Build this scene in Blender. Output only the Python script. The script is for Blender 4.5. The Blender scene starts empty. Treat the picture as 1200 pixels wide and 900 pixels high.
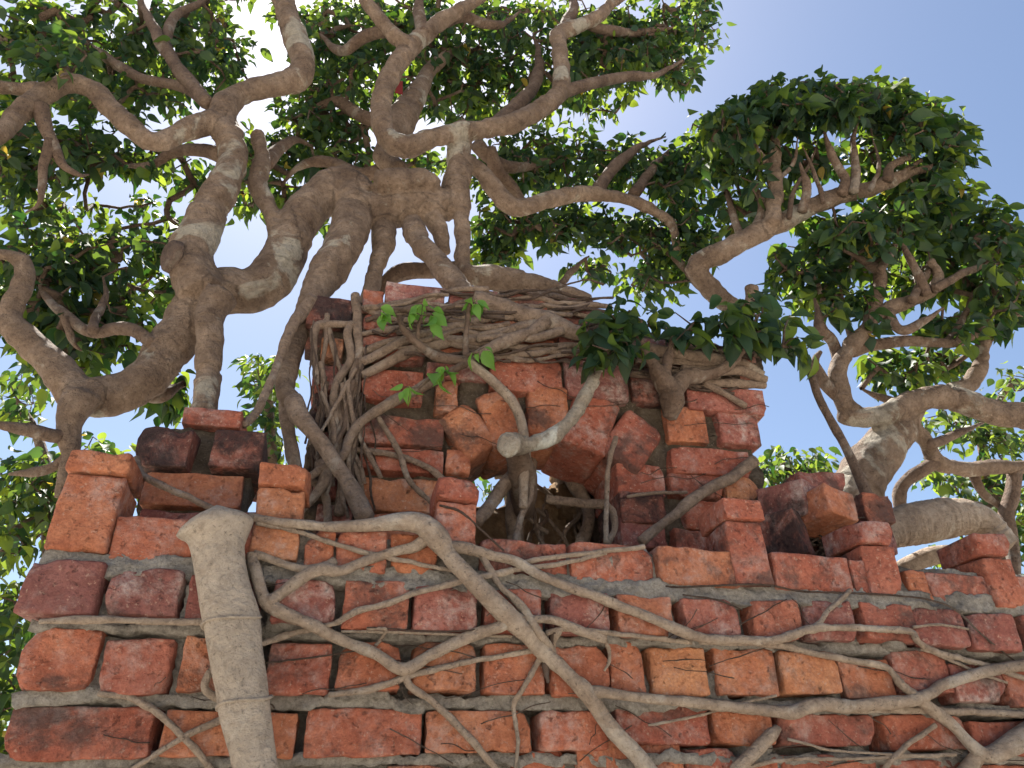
import bpy, math, random
import numpy as np
from mathutils import Vector, Matrix, Euler, noise
from mathutils.kdtree import KDTree

R = math.radians
rnd = random.Random(7)
rng = np.random.default_rng(11)
scene = bpy.context.scene
COL = scene.collection

# ---------------------------------------------------------------- camera
EYE = Vector((0.0, 0.0, 1.6))
FPX, PITCH, YAW, ROLL = 842.8, R(31.3), R(12.74), R(-1.09)
_R = Vector((math.cos(YAW), -math.sin(YAW), 0))
_U = Vector((-math.sin(PITCH) * math.sin(YAW), -math.sin(PITCH) * math.cos(YAW), math.cos(PITCH)))
_F = Vector((math.cos(PITCH) * math.sin(YAW), math.cos(PITCH) * math.cos(YAW), math.sin(PITCH)))
CR = _R * math.cos(ROLL) + _U * math.sin(ROLL)
CU = _U * math.cos(ROLL) - _R * math.sin(ROLL)
cam_d = bpy.data.cameras.new('camera')
cam = bpy.data.objects.new('camera', cam_d)
COL.objects.link(cam)
m = Matrix((CR, CU, -_F)).transposed().to_4x4()
m.translation = EYE
cam.matrix_world = m
cam_d.sensor_width = 36.0
cam_d.lens = 36.0 * FPX / 1200.0
cam_d.clip_start = 0.02
cam_d.clip_end = 2000
scene.camera = cam

# ---------------------------------------------------------------- sky, sun, exposure
SUN_EL, SUN_AZ = R(64), R(-12)          # azimuth from +Y towards +X
world = bpy.data.worlds.new('World')
scene.world = world
world.use_nodes = True
wn = world.node_tree.nodes
sky = wn.new('ShaderNodeTexSky')
sky.sky_type = 'NISHITA'
sky.sun_disc = False
sky.sun_elevation = SUN_EL
sky.sun_rotation = SUN_AZ
sky.air_density = 1.0
sky.dust_density = 1.0
sky.ozone_density = 1.0
wn['Background'].inputs['Strength'].default_value = 0.05
world.node_tree.links.new(sky.outputs[0], wn['Background'].inputs['Color'])
sd = bpy.data.lights.new('sun', 'SUN')
sd.energy = 5.0
sd.angle = R(0.5)
sd.color = (1.0, 0.95, 0.86)
sun = bpy.data.objects.new('sun', sd)
COL.objects.link(sun)
sdir = Vector((math.sin(SUN_AZ) * math.cos(SUN_EL), math.cos(SUN_AZ) * math.cos(SUN_EL), math.sin(SUN_EL)))
sun.rotation_euler = sdir.to_track_quat('Z', 'Y').to_euler()
sun.location = (0, 4, 8)
scene.view_settings.view_transform = 'Standard'
scene.view_settings.look = 'None'
scene.view_settings.gamma = 1.0
scene.view_settings.exposure = 1.85
scene.cycles.max_bounces = 8
scene.cycles.transmission_bounces = 6
scene.cycles.diffuse_bounces = 5

# ---------------------------------------------------------------- measuring helpers
def ray(px, py):
    return CR * (px - 600.0) + CU * (450.0 - py) + _F * FPX

def P(px, py, Y):
    d = ray(px, py)
    return EYE + d * (Y / d.y)

def depth(p):
    return (p - EYE).dot(_F)

def project(pts):
    d = pts - np.array(EYE)
    x = d @ np.array(CR); y = d @ np.array(CU); z = d @ np.array(_F)
    return 600 + FPX * x / z, 450 - FPX * y / z, z

# ---------------------------------------------------------------- object helpers
def mesh_obj(name, verts, faces, mat, parent=None, smooth=True, center=True, uvs=None):
    v = np.asarray(verts, dtype=np.float64)
    c = (v.min(0) + v.max(0)) / 2 if center else np.zeros(3)
    me = bpy.data.meshes.new(name)
    me.from_pydata((v - c).tolist(), [], faces)
    if smooth:
        me.polygons.foreach_set('use_smooth', [True] * len(me.polygons))
    me.materials.append(mat)
    if uvs is not None:
        lay = me.uv_layers.new(name='UVMap')
        li = np.empty(len(me.loops), dtype=np.int32)
        me.loops.foreach_get('vertex_index', li)
        lay.data.foreach_set('uv', np.asarray(uvs, dtype=np.float32)[li].ravel())
    me.update()
    return link(name, me, parent, Matrix.Translation(Vector(c)))

def link(name, me, parent, mat_world):
    o = bpy.data.objects.new(name, me)
    COL.objects.link(o)
    if parent is not None:
        o.parent = parent
        o.matrix_basis = WM(parent).inverted() @ mat_world
    else:
        o.matrix_basis = mat_world
    return o

def WM(o):
    mm = o.matrix_basis.copy()
    while o.parent is not None:
        o = o.parent
        mm = o.matrix_basis @ mm
    return mm

def thing(name, label, cat, loc, group=None):
    o = bpy.data.objects.new(name, None)
    COL.objects.link(o)
    o.location = loc
    o.empty_display_size = 0.1
    o['label'] = label
    o['category'] = cat
    if group:
        o['group'] = group
    return o

# ---------------------------------------------------------------- materials
class NT:
    def __init__(s, name):
        s.m = bpy.data.materials.new(name)
        s.m.use_nodes = True
        s.n = s.m.node_tree.nodes
        s.l = s.m.node_tree.links
        s.bsdf = s.n['Principled BSDF']
        s.out = s.n['Material Output']
    def add(s, t, **kw):
        n = s.n.new(t)
        for k, v in kw.items():
            setattr(n, k, v)
        return n
    def set(s, sock, v):
        if hasattr(v, 'is_linked') or isinstance(v, bpy.types.NodeSocket):
            s.l.new(v, sock)
        else:
            sock.default_value = v
    def coord(s, scale=(1, 1, 1), randomise=True, which='Object'):
        tc = s.add('ShaderNodeTexCoord')
        src = tc.outputs[which]
        mp = s.add('ShaderNodeMapping')
        mp.inputs['Scale'].default_value = scale
        s.l.new(src, mp.inputs['Vector'])
        if randomise:
            oi = s.add('ShaderNodeObjectInfo')
            cx = s.add('ShaderNodeCombineXYZ')
            for i, k in enumerate((37.0, 91.0, 53.0)):
                s.l.new(s.math('MULTIPLY', oi.outputs['Random'], k), cx.inputs[i])
            s.l.new(cx.outputs[0], mp.inputs['Location'])
        return mp.outputs[0]
    def math(s, op, a, b=0.0, clamp=False):
        n = s.add('ShaderNodeMath', operation=op, use_clamp=clamp)
        s.set(n.inputs[0], a)
        s.set(n.inputs[1], b)
        return n.outputs[0]
    def noise(s, vec, scale, detail=6, rough=0.6, dist=0.0):
        n = s.add('ShaderNodeTexNoise')
        s.l.new(vec, n.inputs['Vector'])
        n.inputs['Scale'].default_value = scale
        n.inputs['Detail'].default_value = detail
        n.inputs['Roughness'].default_value = rough
        n.inputs['Distortion'].default_value = dist
        return n.outputs['Fac']
    def ramp(s, fac, stops, interp='LINEAR'):
        n = s.add('ShaderNodeValToRGB')
        n.color_ramp.interpolation = interp
        e = n.color_ramp.elements
        while len(e) < len(stops):
            e.new(0.5)
        for el, (p, c) in zip(e, stops):
            el.position = p
            el.color = (*c, 1) if len(c) == 3 else c
        s.l.new(fac, n.inputs[0])
        return n.outputs[0]
    def step(s, fac, a, b):
        n = s.add('ShaderNodeMapRange')
        n.interpolation_type = 'SMOOTHSTEP'
        s.set(n.inputs['Value'], fac)
        n.inputs['From Min'].default_value = a
        n.inputs['From Max'].default_value = b
        return n.outputs[0]
    def mix(s, fac, a, b, mode='MIX'):
        n = s.add('ShaderNodeMix', data_type='RGBA', blend_type=mode)
        s.set(n.inputs[0], fac)
        for i, v in ((6, a), (7, b)):
            if isinstance(v, tuple):
                v = (*v, 1) if len(v) == 3 else v
            s.set(n.inputs[i], v)
        return n.outputs[2]
    def bump(s, height, strength, dist, normal=None):
        n = s.add('ShaderNodeBump')
        n.inputs['Strength'].default_value = strength
        n.inputs['Distance'].default_value = dist
        s.l.new(height, n.inputs['Height'])
        if normal is not None:
            s.l.new(normal, n.inputs['Normal'])
        return n.outputs[0]
    def grey(s, v):
        n = s.add('ShaderNodeCombineColor')
        for i in range(3):
            s.l.new(v, n.inputs[i])
        return n.outputs[0]

def brick_material(name, stops, soot=0.0, lime=0.55):
    t = NT(name)
    v = t.coord()
    oi = t.add('ShaderNodeObjectInfo')
    base = t.ramp(oi.outputs['Random'], stops)
    n1 = t.noise(v, 14, 8, 0.65)
    var = t.ramp(n1, [(0.25, (0.50, 0.44, 0.42)), (0.5, (1, 1, 1)), (0.75, (1.35, 1.6, 1.6))])
    c = t.mix(1.0, base, var, 'MULTIPLY')
    fine = t.ramp(t.noise(v, 130, 8, 0.8), [(0.3, (0.6, 0.54, 0.52)), (0.5, (1, 1, 1)), (0.7, (1.4, 1.5, 1.5))])
    c = t.mix(0.8, c, fine, 'MULTIPLY')
    # pores and pale flecks, relief shading painted into the colour
    n2 = t.noise(v, 120, 4, 0.7)
    c = t.mix(t.math('MULTIPLY', t.step(n2, 0.58, 0.68), 0.6), c, (0.50, 0.33, 0.25))
    c = t.mix(t.math('MULTIPLY', t.step(t.noise(v, 75, 5, 0.7), 0.36, 0.26), 0.6), c, (0.05, 0.03, 0.025))
    # lime bloom
    n3 = t.noise(v, 9, 9, 0.72, 0.4)
    n3b = t.noise(v, 45, 6, 0.7)
    f = t.math('MULTIPLY', t.step(n3, 0.44, 0.66), t.step(n3b, 0.36, 0.66))
    c = t.mix(t.math('MULTIPLY', f, lime), c, (0.54, 0.45, 0.41))
    # grime
    n4 = t.noise(v, 6.5, 7, 0.7, 0.3)
    c = t.mix(t.math('MULTIPLY', t.step(n4, 0.52, 0.66), 0.75 if soot == 0 else 0.8), c, (0.055, 0.042, 0.038))
    if soot:
        n5 = t.noise(v, 11, 8, 0.72, 0.5)
        c = t.mix(t.math('MULTIPLY', t.step(n5, 0.36, 0.55), soot), c, (0.022, 0.019, 0.02))
    t.l.new(c, t.bsdf.inputs['Base Color'])
    t.bsdf.inputs['Roughness'].default_value = 0.88
    t.bsdf.inputs['Specular IOR Level'].default_value = 0.25
    h = t.math('ADD', t.noise(v, 38, 8, 0.7), t.math('MULTIPLY', t.step(t.noise(v, 75, 5, 0.7), 0.28, 0.42), 0.35))
    h = t.math('ADD', h, t.math('MULTIPLY', n3, 0.6))
    t.l.new(t.bump(h, 1.0, 0.016), t.bsdf.inputs['Normal'])
    return t.m

M = {}
M['brick'] = brick_material('red_brick', [(0.0, (0.30, 0.088, 0.058)), (0.3, (0.35, 0.105, 0.065)), (0.55, (0.39, 0.125, 0.072)), (0.8, (0.31, 0.10, 0.072)), (1.0, (0.43, 0.145, 0.075))])
M['brick_orange'] = brick_material('orange_brick', [(0.0, (0.42, 0.15, 0.077)), (0.5, (0.38, 0.13, 0.07)), (1.0, (0.45, 0.19, 0.095))], lime=0.5)
M['brick_plum'] = brick_material('weathered_brick', [(0.0, (0.25, 0.088, 0.072)), (0.5, (0.30, 0.10, 0.076)), (1.0, (0.225, 0.09, 0.078))], lime=0.9)
M['brick_soot'] = brick_material('sooty_brick', [(0.0, (0.21, 0.075, 0.055)), (1.0, (0.28, 0.09, 0.06))], soot=0.85)

t = NT('mortar')
v = t.coord((1, 1, 1), False)
c = t.ramp(t.noise(v, 9, 9, 0.7), [(0.25, (0.20, 0.175, 0.15)), (0.5, (0.38, 0.345, 0.30)), (0.75, (0.52, 0.48, 0.43))])
c = t.mix(t.math('MULTIPLY', t.step(t.noise(v, 5, 7, 0.7), 0.52, 0.7), 0.7), c, (0.06, 0.05, 0.042))
c = t.mix(t.math('MULTIPLY', t.step(t.noise(v, 160, 3, 0.7), 0.58, 0.68), 0.4), c, (0.5, 0.46, 0.40))
t.l.new(c, t.bsdf.inputs['Base Color'])
t.bsdf.inputs['Roughness'].default_value = 0.95
t.bsdf.inputs['Specular IOR Level'].default_value = 0.15
fine = t.ramp(t.noise(v, 110, 8, 0.8), [(0.3, (0.4, 0.38, 0.36)), (0.5, (1, 1, 1)), (0.7, (1.5, 1.5, 1.5))])
c = t.mix(0.85, c, fine, 'MULTIPLY')
t.l.new(c, t.bsdf.inputs['Base Color'])
h = t.math('ADD', t.noise(v, 45, 9, 0.75), t.math('MULTIPLY', t.noise(v, 170, 4, 0.7), 0.4))
t.l.new(t.bump(h, 1.0, 0.025), t.bsdf.inputs['Normal'])
M['mortar'] = t.m


t = NT('old_mortar')
v = t.coord((1, 1, 1), False)
c = t.ramp(t.noise(v, 14, 9, 0.72), [(0.25, (0.05, 0.038, 0.028)), (0.5, (0.15, 0.115, 0.085)), (0.75, (0.30, 0.245, 0.19))])
c = t.mix(t.math('MULTIPLY', t.step(t.noise(v, 160, 3, 0.7), 0.58, 0.68), 0.4), c, (0.42, 0.36, 0.29))
t.l.new(c, t.bsdf.inputs['Base Color'])
t.bsdf.inputs['Roughness'].default_value = 0.95
t.bsdf.inputs['Specular IOR Level'].default_value = 0.1
t.l.new(t.bump(t.noise(v, 55, 9, 0.75), 1.0, 0.03), t.bsdf.inputs['Normal'])
M['old_mortar'] = t.m

t = NT('soil')
v = t.coord((1, 1, 1), False)
c = t.ramp(t.noise(v, 20, 9, 0.7), [(0.25, (0.06, 0.04, 0.026)), (0.5, (0.15, 0.098, 0.06)), (0.75, (0.25, 0.17, 0.10))])
t.l.new(c, t.bsdf.inputs['Base Color'])
t.bsdf.inputs['Roughness'].default_value = 1.0
t.l.new(t.bump(t.noise(v, 60, 9, 0.75), 1.0, 0.02), t.bsdf.inputs['Normal'])
M['soil'] = t.m

def bark_material(name, lo, mid, hi, lichen, lich_amt, ring=0.5):
    t = NT(name)
    v = t.coord((1, 1, 1), False)
    oi = t.add('ShaderNodeObjectInfo')
    n1 = t.noise(v, 13, 9, 0.68, 0.3)
    c = t.ramp(n1, [(0.28, lo), (0.5, mid), (0.74, hi)])
    # lenticels and fine cracks
    n2 = t.noise(v, 150, 5, 0.7)
    c = t.mix(t.math('MULTIPLY', t.step(n2, 0.42, 0.33), 0.65), c, tuple(x * 0.4 for x in lo))
    c = t.mix(t.math('MULTIPLY', t.step(n2, 0.60, 0.72), 0.35), c, tuple(min(1, x * 1.5) for x in hi))
    lf = t.math('MULTIPLY', t.step(t.noise(v, 7, 6, 0.6, 0.6), 0.57, 0.64), lich_amt)
    c = t.mix(lf, c, lichen)
    c = t.mix(t.math('MULTIPLY', t.step(t.noise(v, 5, 6, 0.65), 0.55, 0.75), 0.55), c, tuple(x * 0.55 for x in lo))
    t.l.new(c, t.bsdf.inputs['Base Color'])
    t.bsdf.inputs['Roughness'].default_value = 0.85
    t.bsdf.inputs['Specular IOR Level'].default_value = 0.25
    fine = t.ramp(t.noise(v, 70, 7, 0.75, 0.6), [(0.3, (0.5, 0.47, 0.45)), (0.5, (1, 1, 1)), (0.7, (1.3, 1.3, 1.3))])
    c = t.mix(0.7, c, fine, 'MULTIPLY')
    t.l.new(c, t.bsdf.inputs['Base Color'])
    h = t.math('ADD', t.noise(v, 60, 8, 0.7), t.math('MULTIPLY', t.noise(v, 22, 6, 0.65, 0.5), 0.9))
    if ring:
        uv = t.add('ShaderNodeTexCoord').outputs['UV']
        mp = t.add('ShaderNodeMapping')
        mp.inputs['Scale'].default_value = (1.0, 34.0, 1.0)
        t.l.new(uv, mp.inputs['Vector'])
        rn = t.noise(mp.outputs[0], 2.2, 6, 0.72, 0.3)
        h = t.math('ADD', h, t.math('MULTIPLY', rn, ring * 1.6))
        c = t.mix(t.math('MULTIPLY', t.step(rn, 0.44, 0.30), 0.75 * ring), c, tuple(x * 0.45 for x in lo))
        t.l.new(c, t.bsdf.inputs['Base Color'])
    t.l.new(t.bump(h, 1.0, 0.018), t.bsdf.inputs['Normal'])
    return t.m

M['bark'] = bark_material('brown_bark', (0.095, 0.062, 0.044), (0.205, 0.145, 0.105), (0.33, 0.25, 0.19), (0.45, 0.43, 0.36), 0.6, 0.3)
M['limb'] = bark_material('limb_bark', (0.085, 0.054, 0.039), (0.165, 0.112, 0.082), (0.27, 0.20, 0.153), (0.40, 0.37, 0.32), 0.4, 0.35)
M['root'] = bark_material('root_bark', (0.24, 0.175, 0.13), (0.39, 0.305, 0.235), (0.51, 0.42, 0.335), (0.58, 0.53, 0.46), 0.4, 0.4)
M['stump'] = bark_material('pale_root_bark', (0.38, 0.315, 0.25), (0.43, 0.36, 0.29), (0.48, 0.405, 0.33), (0.60, 0.56, 0.50), 0.2, 0.1)
M['strap'] = bark_material('strapping_root_bark', (0.14, 0.095, 0.07), (0.27, 0.195, 0.145), (0.39, 0.305, 0.24), (0.48, 0.43, 0.37), 0.4, 0.4)
M['lichen'] = bark_material('lichen_bark', (0.20, 0.15, 0.11), (0.34, 0.29, 0.23), (0.46, 0.42, 0.35), (0.62, 0.62, 0.56), 0.9, 0.5)
M['darkroot'] = bark_material('dark_root_bark', (0.06, 0.04, 0.03), (0.11, 0.075, 0.058), (0.17, 0.12, 0.095), (0.3, 0.28, 0.24), 0.2, 0.4)
M['twig'] = bark_material('twig_bark', (0.06, 0.039, 0.029), (0.115, 0.077, 0.056), (0.18, 0.13, 0.095), (0.35, 0.33, 0.28), 0.2, 0.0)

def leaf_material(name, dark, light, trans_lo, trans_hi, tfac=0.45):
    t = NT(name)
    geo = t.add('ShaderNodeNewGeometry')
    oi = t.add('ShaderNodeObjectInfo')
    r = t.math('FRACT', t.math('ADD', geo.outputs['Random Per Island'], oi.outputs['Random']))
    v = t.coord((1, 1, 1), False)
    n = t.noise(v, 30, 4, 0.6)
    c = t.mix(r, dark, light)
    c = t.mix(1.0, c, t.ramp(n, [(0.3, (0.75, 0.75, 0.75)), (0.7, (1.2, 1.2, 1.15))]), 'MULTIPLY')
    tr = t.mix(t.math('POWER', t.math('FRACT', t.math('MULTIPLY', r, 7.31)), 1.6), trans_lo, trans_hi)  # lit and shaded leaves painted at random into the translucent colour
    # a few leaves turning yellow
    old = t.step(t.math('FRACT', t.math('MULTIPLY', r, 23.7)), 0.993, 0.998)
    c = t.mix(t.math('MULTIPLY', old, 0.8), c, (0.30, 0.22, 0.04))
    tr = t.mix(t.math('MULTIPLY', old, 0.8), tr, (0.62, 0.42, 0.05))
    t.l.new(c, t.bsdf.inputs['Base Color'])
    t.bsdf.inputs['Roughness'].default_value = 0.56
    t.bsdf.inputs['Specular IOR Level'].default_value = 0.35
    tl = t.add('ShaderNodeBsdfTranslucent')
    t.l.new(tr, tl.inputs['Color'])
    mx = t.add('ShaderNodeMixShader')
    mx.inputs[0].default_value = tfac
    t.l.new(t.bsdf.outputs[0], mx.inputs[1])
    t.l.new(tl.outputs[0], mx.inputs[2])
    t.l.new(mx.outputs[0], t.out.inputs['Surface'])
    return t.m

M['leaf'] = leaf_material('ficus_leaf', (0.011, 0.032, 0.024), (0.028, 0.062, 0.032), (0.03, 0.095, 0.010), (0.38, 0.50, 0.04), 0.38)
M['leaf_young'] = leaf_material('young_leaf', (0.10, 0.24, 0.05), (0.15, 0.33, 0.06), (0.25, 0.5, 0.05), (0.38, 0.6, 0.08), 0.45)

t = NT('sunlit_dry_earth')  # dry soil lightened to tan, sunlight painted into its colour
v = t.coord((1, 1, 1), False)
c = t.ramp(t.noise(v, 26, 9, 0.75), [(0.25, (0.12, 0.075, 0.045)), (0.5, (0.31, 0.20, 0.115)), (0.75, (0.47, 0.33, 0.20))])
t.l.new(c, t.bsdf.inputs['Base Color'])
t.bsdf.inputs['Roughness'].default_value = 1.0
t.l.new(t.bump(t.noise(v, 60, 9, 0.75), 1.0, 0.03), t.bsdf.inputs['Normal'])
M['sunlit_dry_earth'] = t.m

t = NT('ground')
v = t.coord((1, 1, 1), False)
c = t.ramp(t.noise(v, 1.3, 9, 0.7), [(0.3, (0.44, 0.39, 0.32)), (0.7, (0.54, 0.48, 0.40))])
c = t.mix(t.math('MULTIPLY', t.step(t.noise(v, 24, 6, 0.7), 0.55, 0.7), 0.4), c, (0.22, 0.2, 0.17))
t.l.new(c, t.bsdf.inputs['Base Color'])
t.bsdf.inputs['Roughness'].default_value = 0.95
t.l.new(t.bump(t.noise(v, 60, 8, 0.7), 0.5, 0.01), t.bsdf.inputs['Normal'])
M['ground'] = t.m

t = NT('red_cloth')
c = t.mix(t.noise(t.coord(), 60, 4, 0.6), (0.11, 0.006, 0.006), (0.18, 0.012, 0.01))
t.l.new(c, t.bsdf.inputs['Base Color'])
t.bsdf.inputs['Roughness'].default_value = 0.8
M['red'] = t.m

# ---------------------------------------------------------------- shape helpers
def rounded_box(sx, sy, sz, seed, b=0.006, chip=0.6, rough=0.0034, div=(4, 3, 3)):
    """worn brick: rounded block with grid faces, chipped corners and uneven faces, centred on its origin"""
    r = random.Random(seed)
    S = (sx, sy, sz)
    b = min(b, min(S) * 0.3)
    def coords(L, n):
        inner = [b + (L - 2 * b) * i / n for i in range(n + 1)]
        return [0.0, b] + [b + 0.0035] + inner[1:-1] + [L - b - 0.0035] + [L - b, L]
    C = [coords(S[i], div[i]) for i in range(3)]
    N = [len(c) for c in C]
    idx = {}
    verts = []
    def vid(i, j, k):
        key = (i, j, k)
        if key not in idx:
            idx[key] = len(verts)
            verts.append([C[0][i], C[1][j], C[2][k]])
        return idx[key]
    faces = []
    for a in range(3):
        u, w = (a + 1) % 3, (a + 2) % 3
        for side in (0, N[a] - 1):
            for i in range(N[u] - 1):
                for j in range(N[w] - 1):
                    q = []
                    for di, dj in ((0, 0), (1, 0), (1, 1), (0, 1)):
                        ijk = [0, 0, 0]
                        ijk[a] = side; ijk[u] = i + di; ijk[w] = j + dj
                        q.append(vid(*ijk))
                    faces.append(q if side else q[::-1])
    off = Vector((r.uniform(-50, 50), r.uniform(-50, 50), r.uniform(-50, 50)))
    chips = []
    for _ in range(r.choice([2, 3, 4, 5])):
        if r.random() < chip:
            cpos = Vector((r.choice([0, sx, r.uniform(0, sx)]), 0.0, r.choice([0, sz])))
            chips.append((cpos, r.uniform(0.008, 0.026)))
    out = []
    for p in verts:
        inner = Vector([min(max(p[i], b), S[i] - b) for i in range(3)])
        d = Vector(p) - inner
        if d.length > 1e-9:
            nz = sum(1 for i in range(3) if abs(d[i]) > 1e-9)
            q = inner + d.normalized() * b
        else:
            q = Vector(p)
        cen = Vector((sx / 2, sy / 2, sz / 2))
        nn = noise.noise_vector((q + off) * 15.0) * rough * 0.7 + noise.noise_vector((q + off) * 60.0) * rough * 0.8
        q = q + nn
        for cp, cr in chips:
            dd = (q - cp).length
            if dd < cr:
                q = q + (cen - q).normalized() * (cr - dd) * 0.55
        out.append(tuple(q - cen))
    return out, faces

def make_brick(name, x0, x1, y0, y1, z0, z1, mat, parent, rot=(0, 0, 0), **kw):
    sx, sy, sz = x1 - x0, y1 - y0, z1 - z0
    seed = rnd.randrange(10 ** 6)
    vs, fs = rounded_box(sx, sy, sz, seed, b=kw.pop('b', rnd.uniform(0.0022, 0.0045)), **kw)
    me = bpy.data.meshes.new(name)
    me.from_pydata(vs, [], fs)
    me.polygons.foreach_set('use_smooth', [True] * len(fs))
    me.materials.append(M[mat])
    j = lambda a: rnd.uniform(-a, a)
    rt = Euler((rot[0] + j(R(1.5)), rot[1] + j(R(1.3)), rot[2] + j(R(2.2))))
    mw = Matrix.Translation(((x0 + x1) / 2, (y0 + y1) / 2, (z0 + z1) / 2)) @ rt.to_matrix().to_4x4()
    return link(name, me, parent, mw)

def rect(px0, py0, px1, py1, Y):
    ym, xm = (py0 + py1) / 2, (px0 + px1) / 2
    return P(px0, ym, Y).x, P(px1, ym, Y).x, P(xm, py1, Y).z, P(xm, py0, Y).z

def brick_px(box, Y, dep, mat, parent, name='brick', rot=(0, 0, 0), **kw):
    x0, x1, z0, z1 = rect(*box, Y)
    yj = rnd.uniform(-0.004, 0.004)
    return make_brick(name, x0, x1, Y + yj, Y + yj + dep, z0, z1, mat, parent, rot, **kw)

def lump_box(name, x0, x1, y0, y1, z0, z1, mat, parent, res=0.012, amp=0.006, freq=18.0, ymax=0.05):
    """rough block of mortar or earth"""
    S = (x1 - x0, y1 - y0, z1 - z0)
    n = [max(2, min(260, int(S[0] / res))), max(2, min(40, int(S[1] / max(res, ymax)))), max(2, min(90, int(S[2] / res)))]
    idx, verts, faces = {}, [], []
    o = (x0, y0, z0)
    def vid(ijk):
        if ijk not in idx:
            p = Vector([o[a] + S[a] * ijk[a] / n[a] for a in range(3)])
            d = noise.noise_vector(p * freq) * amp + noise.noise_vector(p * freq * 3.1) * amp * 0.55 + noise.noise_vector(p * freq * 0.35) * amp * 0.8
            idx[ijk] = len(verts)
            verts.append(tuple(p + d))
        return idx[ijk]
    for a in range(3):
        u, w = (a + 1) % 3, (a + 2) % 3
        for side in (0, n[a]):
            for i in range(n[u]):
                for j in range(n[w]):
                    q = []
                    for di, dj in ((0, 0), (1, 0), (1, 1), (0, 1)):
                        ijk = [0, 0, 0]
                        ijk[a] = side; ijk[u] = i + di; ijk[w] = j + dj
                        q.append(vid(tuple(ijk)))
                    faces.append(q if side else q[::-1])
    return mesh_obj(name, verts, faces, M[mat], parent)

def spline(pts, step_f=0.7, smin=0.004):
    """Catmull-Rom through rows (x, y, z, r)"""
    p = np.asarray(pts, dtype=float)
    if len(p) == 2:
        p = np.vstack([p[0], (p[0] + p[1]) / 2, p[1]])
    e = np.vstack([2 * p[0] - p[1], p, 2 * p[-1] - p[-2]])
    e[0, 3], e[-1, 3] = p[0, 3], p[-1, 3]
    out = []
    for i in range(1, len(e) - 2):
        a, b, c, d = e[i - 1], e[i], e[i + 1], e[i + 2]
        L = np.linalg.norm(c[:3] - b[:3])
        n = max(2, int(L / max(smin, step_f * min(b[3], c[3]))))
        n = min(n, 40)
        for k in range(n):
            s = k / n
            out.append(0.5 * ((2 * b) + (-a + c) * s + (2 * a - 5 * b + 4 * c - d) * s * s + (-a + 3 * b - 3 * c + d) * s ** 3))
    out.append(p[-1])
    out = np.array(out)
    out[:, 3] = np.maximum(out[:, 3], 0.0006)
    return out

def tube(pts, segs=10, lump=0.10, wander=0.12, seed=None, cap=True, taper_end=False):
    """verts, faces, uvs for a knotty tube along the spline"""
    s = spline(pts)
    sd_ = rnd.uniform(0, 1000) if seed is None else seed
    n = len(s)
    c = s[:, :3].copy()
    r = s[:, 3].copy()
    L = np.concatenate([[0], np.cumsum(np.linalg.norm(np.diff(c, axis=0), axis=1))])
    for i in range(n):
        rr = max(r[i], 0.002)
        q = Vector((L[i] / (rr * 5.0), sd_, 0.3))
        r[i] *= 1 + lump * noise.noise(q) + lump * 0.5 * noise.noise(q * 3.1)
        c[i] += np.array(noise.noise_vector(Vector((L[i] / (rr * 7.0), sd_ + 9.1, 1.7)))) * rr * wander
    if taper_end:
        k = max(2, n // 2)
        r[-k:] *= np.linspace(1, 0.3, k)
    T = np.gradient(c, axis=0)
    T /= np.maximum(np.linalg.norm(T, axis=1, keepdims=True), 1e-9)
    up = np.array([0.13, 0.31, 0.94])
    N = np.cross(T[0], up)
    if np.linalg.norm(N) < 0.1:
        N = np.cross(T[0], [1, 0, 0])
    N /= np.linalg.norm(N)
    verts, uvs = [], []
    ang = np.arange(segs) * 2 * math.pi / segs
    for i in range(n):
        N = N - T[i] * N.dot(T[i])
        N /= max(np.linalg.norm(N), 1e-9)
        B = np.cross(T[i], N)
        for k, a in enumerate(ang):
            w = 1 + lump * 0.9 * noise.noise(Vector((math.cos(a) * 0.9, math.sin(a) * 0.9, L[i] / (max(r[i], 0.002) * 3.5) + sd_)))
            verts.append(c[i] + (N * math.cos(a) + B * math.sin(a)) * r[i] * w)
            uvs.append((abs(a / math.pi - 1), L[i]))
    faces = []
    for i in range(n - 1):
        for k in range(segs):
            k2 = (k + 1) % segs
            faces.append((i * segs + k, i * segs + k2, (i + 1) * segs + k2, (i + 1) * segs + k))
    if cap:
        a = len(verts)
        verts.append(c[0] - T[0] * r[0] * 0.35); uvs.append((0.5, 0))
        verts.append(c[-1] + T[-1] * r[-1] * 0.35); uvs.append((0.5, L[-1]))
        for k in range(segs):
            k2 = (k + 1) % segs
            faces.append((a, k2, k))
            faces.append((a + 1, (n - 1) * segs + k, (n - 1) * segs + k2))
    return verts, faces, uvs

def W(rows, Y0, Y1=None):
    """waypoints (px, py, radius px[, Y]) measured on the photograph -> world rows (x, y, z, r)"""
    Y1 = Y0 if Y1 is None else Y1
    out = []
    n = len(rows)
    for i, q in enumerate(rows):
        Y = q[3] if len(q) > 3 else Y0 + (Y1 - Y0) * i / max(1, n - 1)
        p = P(q[0], q[1], Y)
        out.append((p.x, p.y, p.z, q[2] * depth(p) / FPX))
    return out

PROFILE = [(-1.0, 1.198), (0.073, 1.198), (0.081, 1.184), (0.155, 1.184), (0.165, 1.166), (0.245, 1.166), (0.255, 1.144), (0.335, 1.144), (0.345, 1.156), (1.0, 1.156)]
def wallY(z):
    z -= EYE.z
    for (a, ya), (b, yb) in zip(PROFILE, PROFILE[1:]):
        if z <= b:
            return ya + (yb - ya) * max(0.0, (z - a) / (b - a))
    return PROFILE[-1][1]

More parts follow.
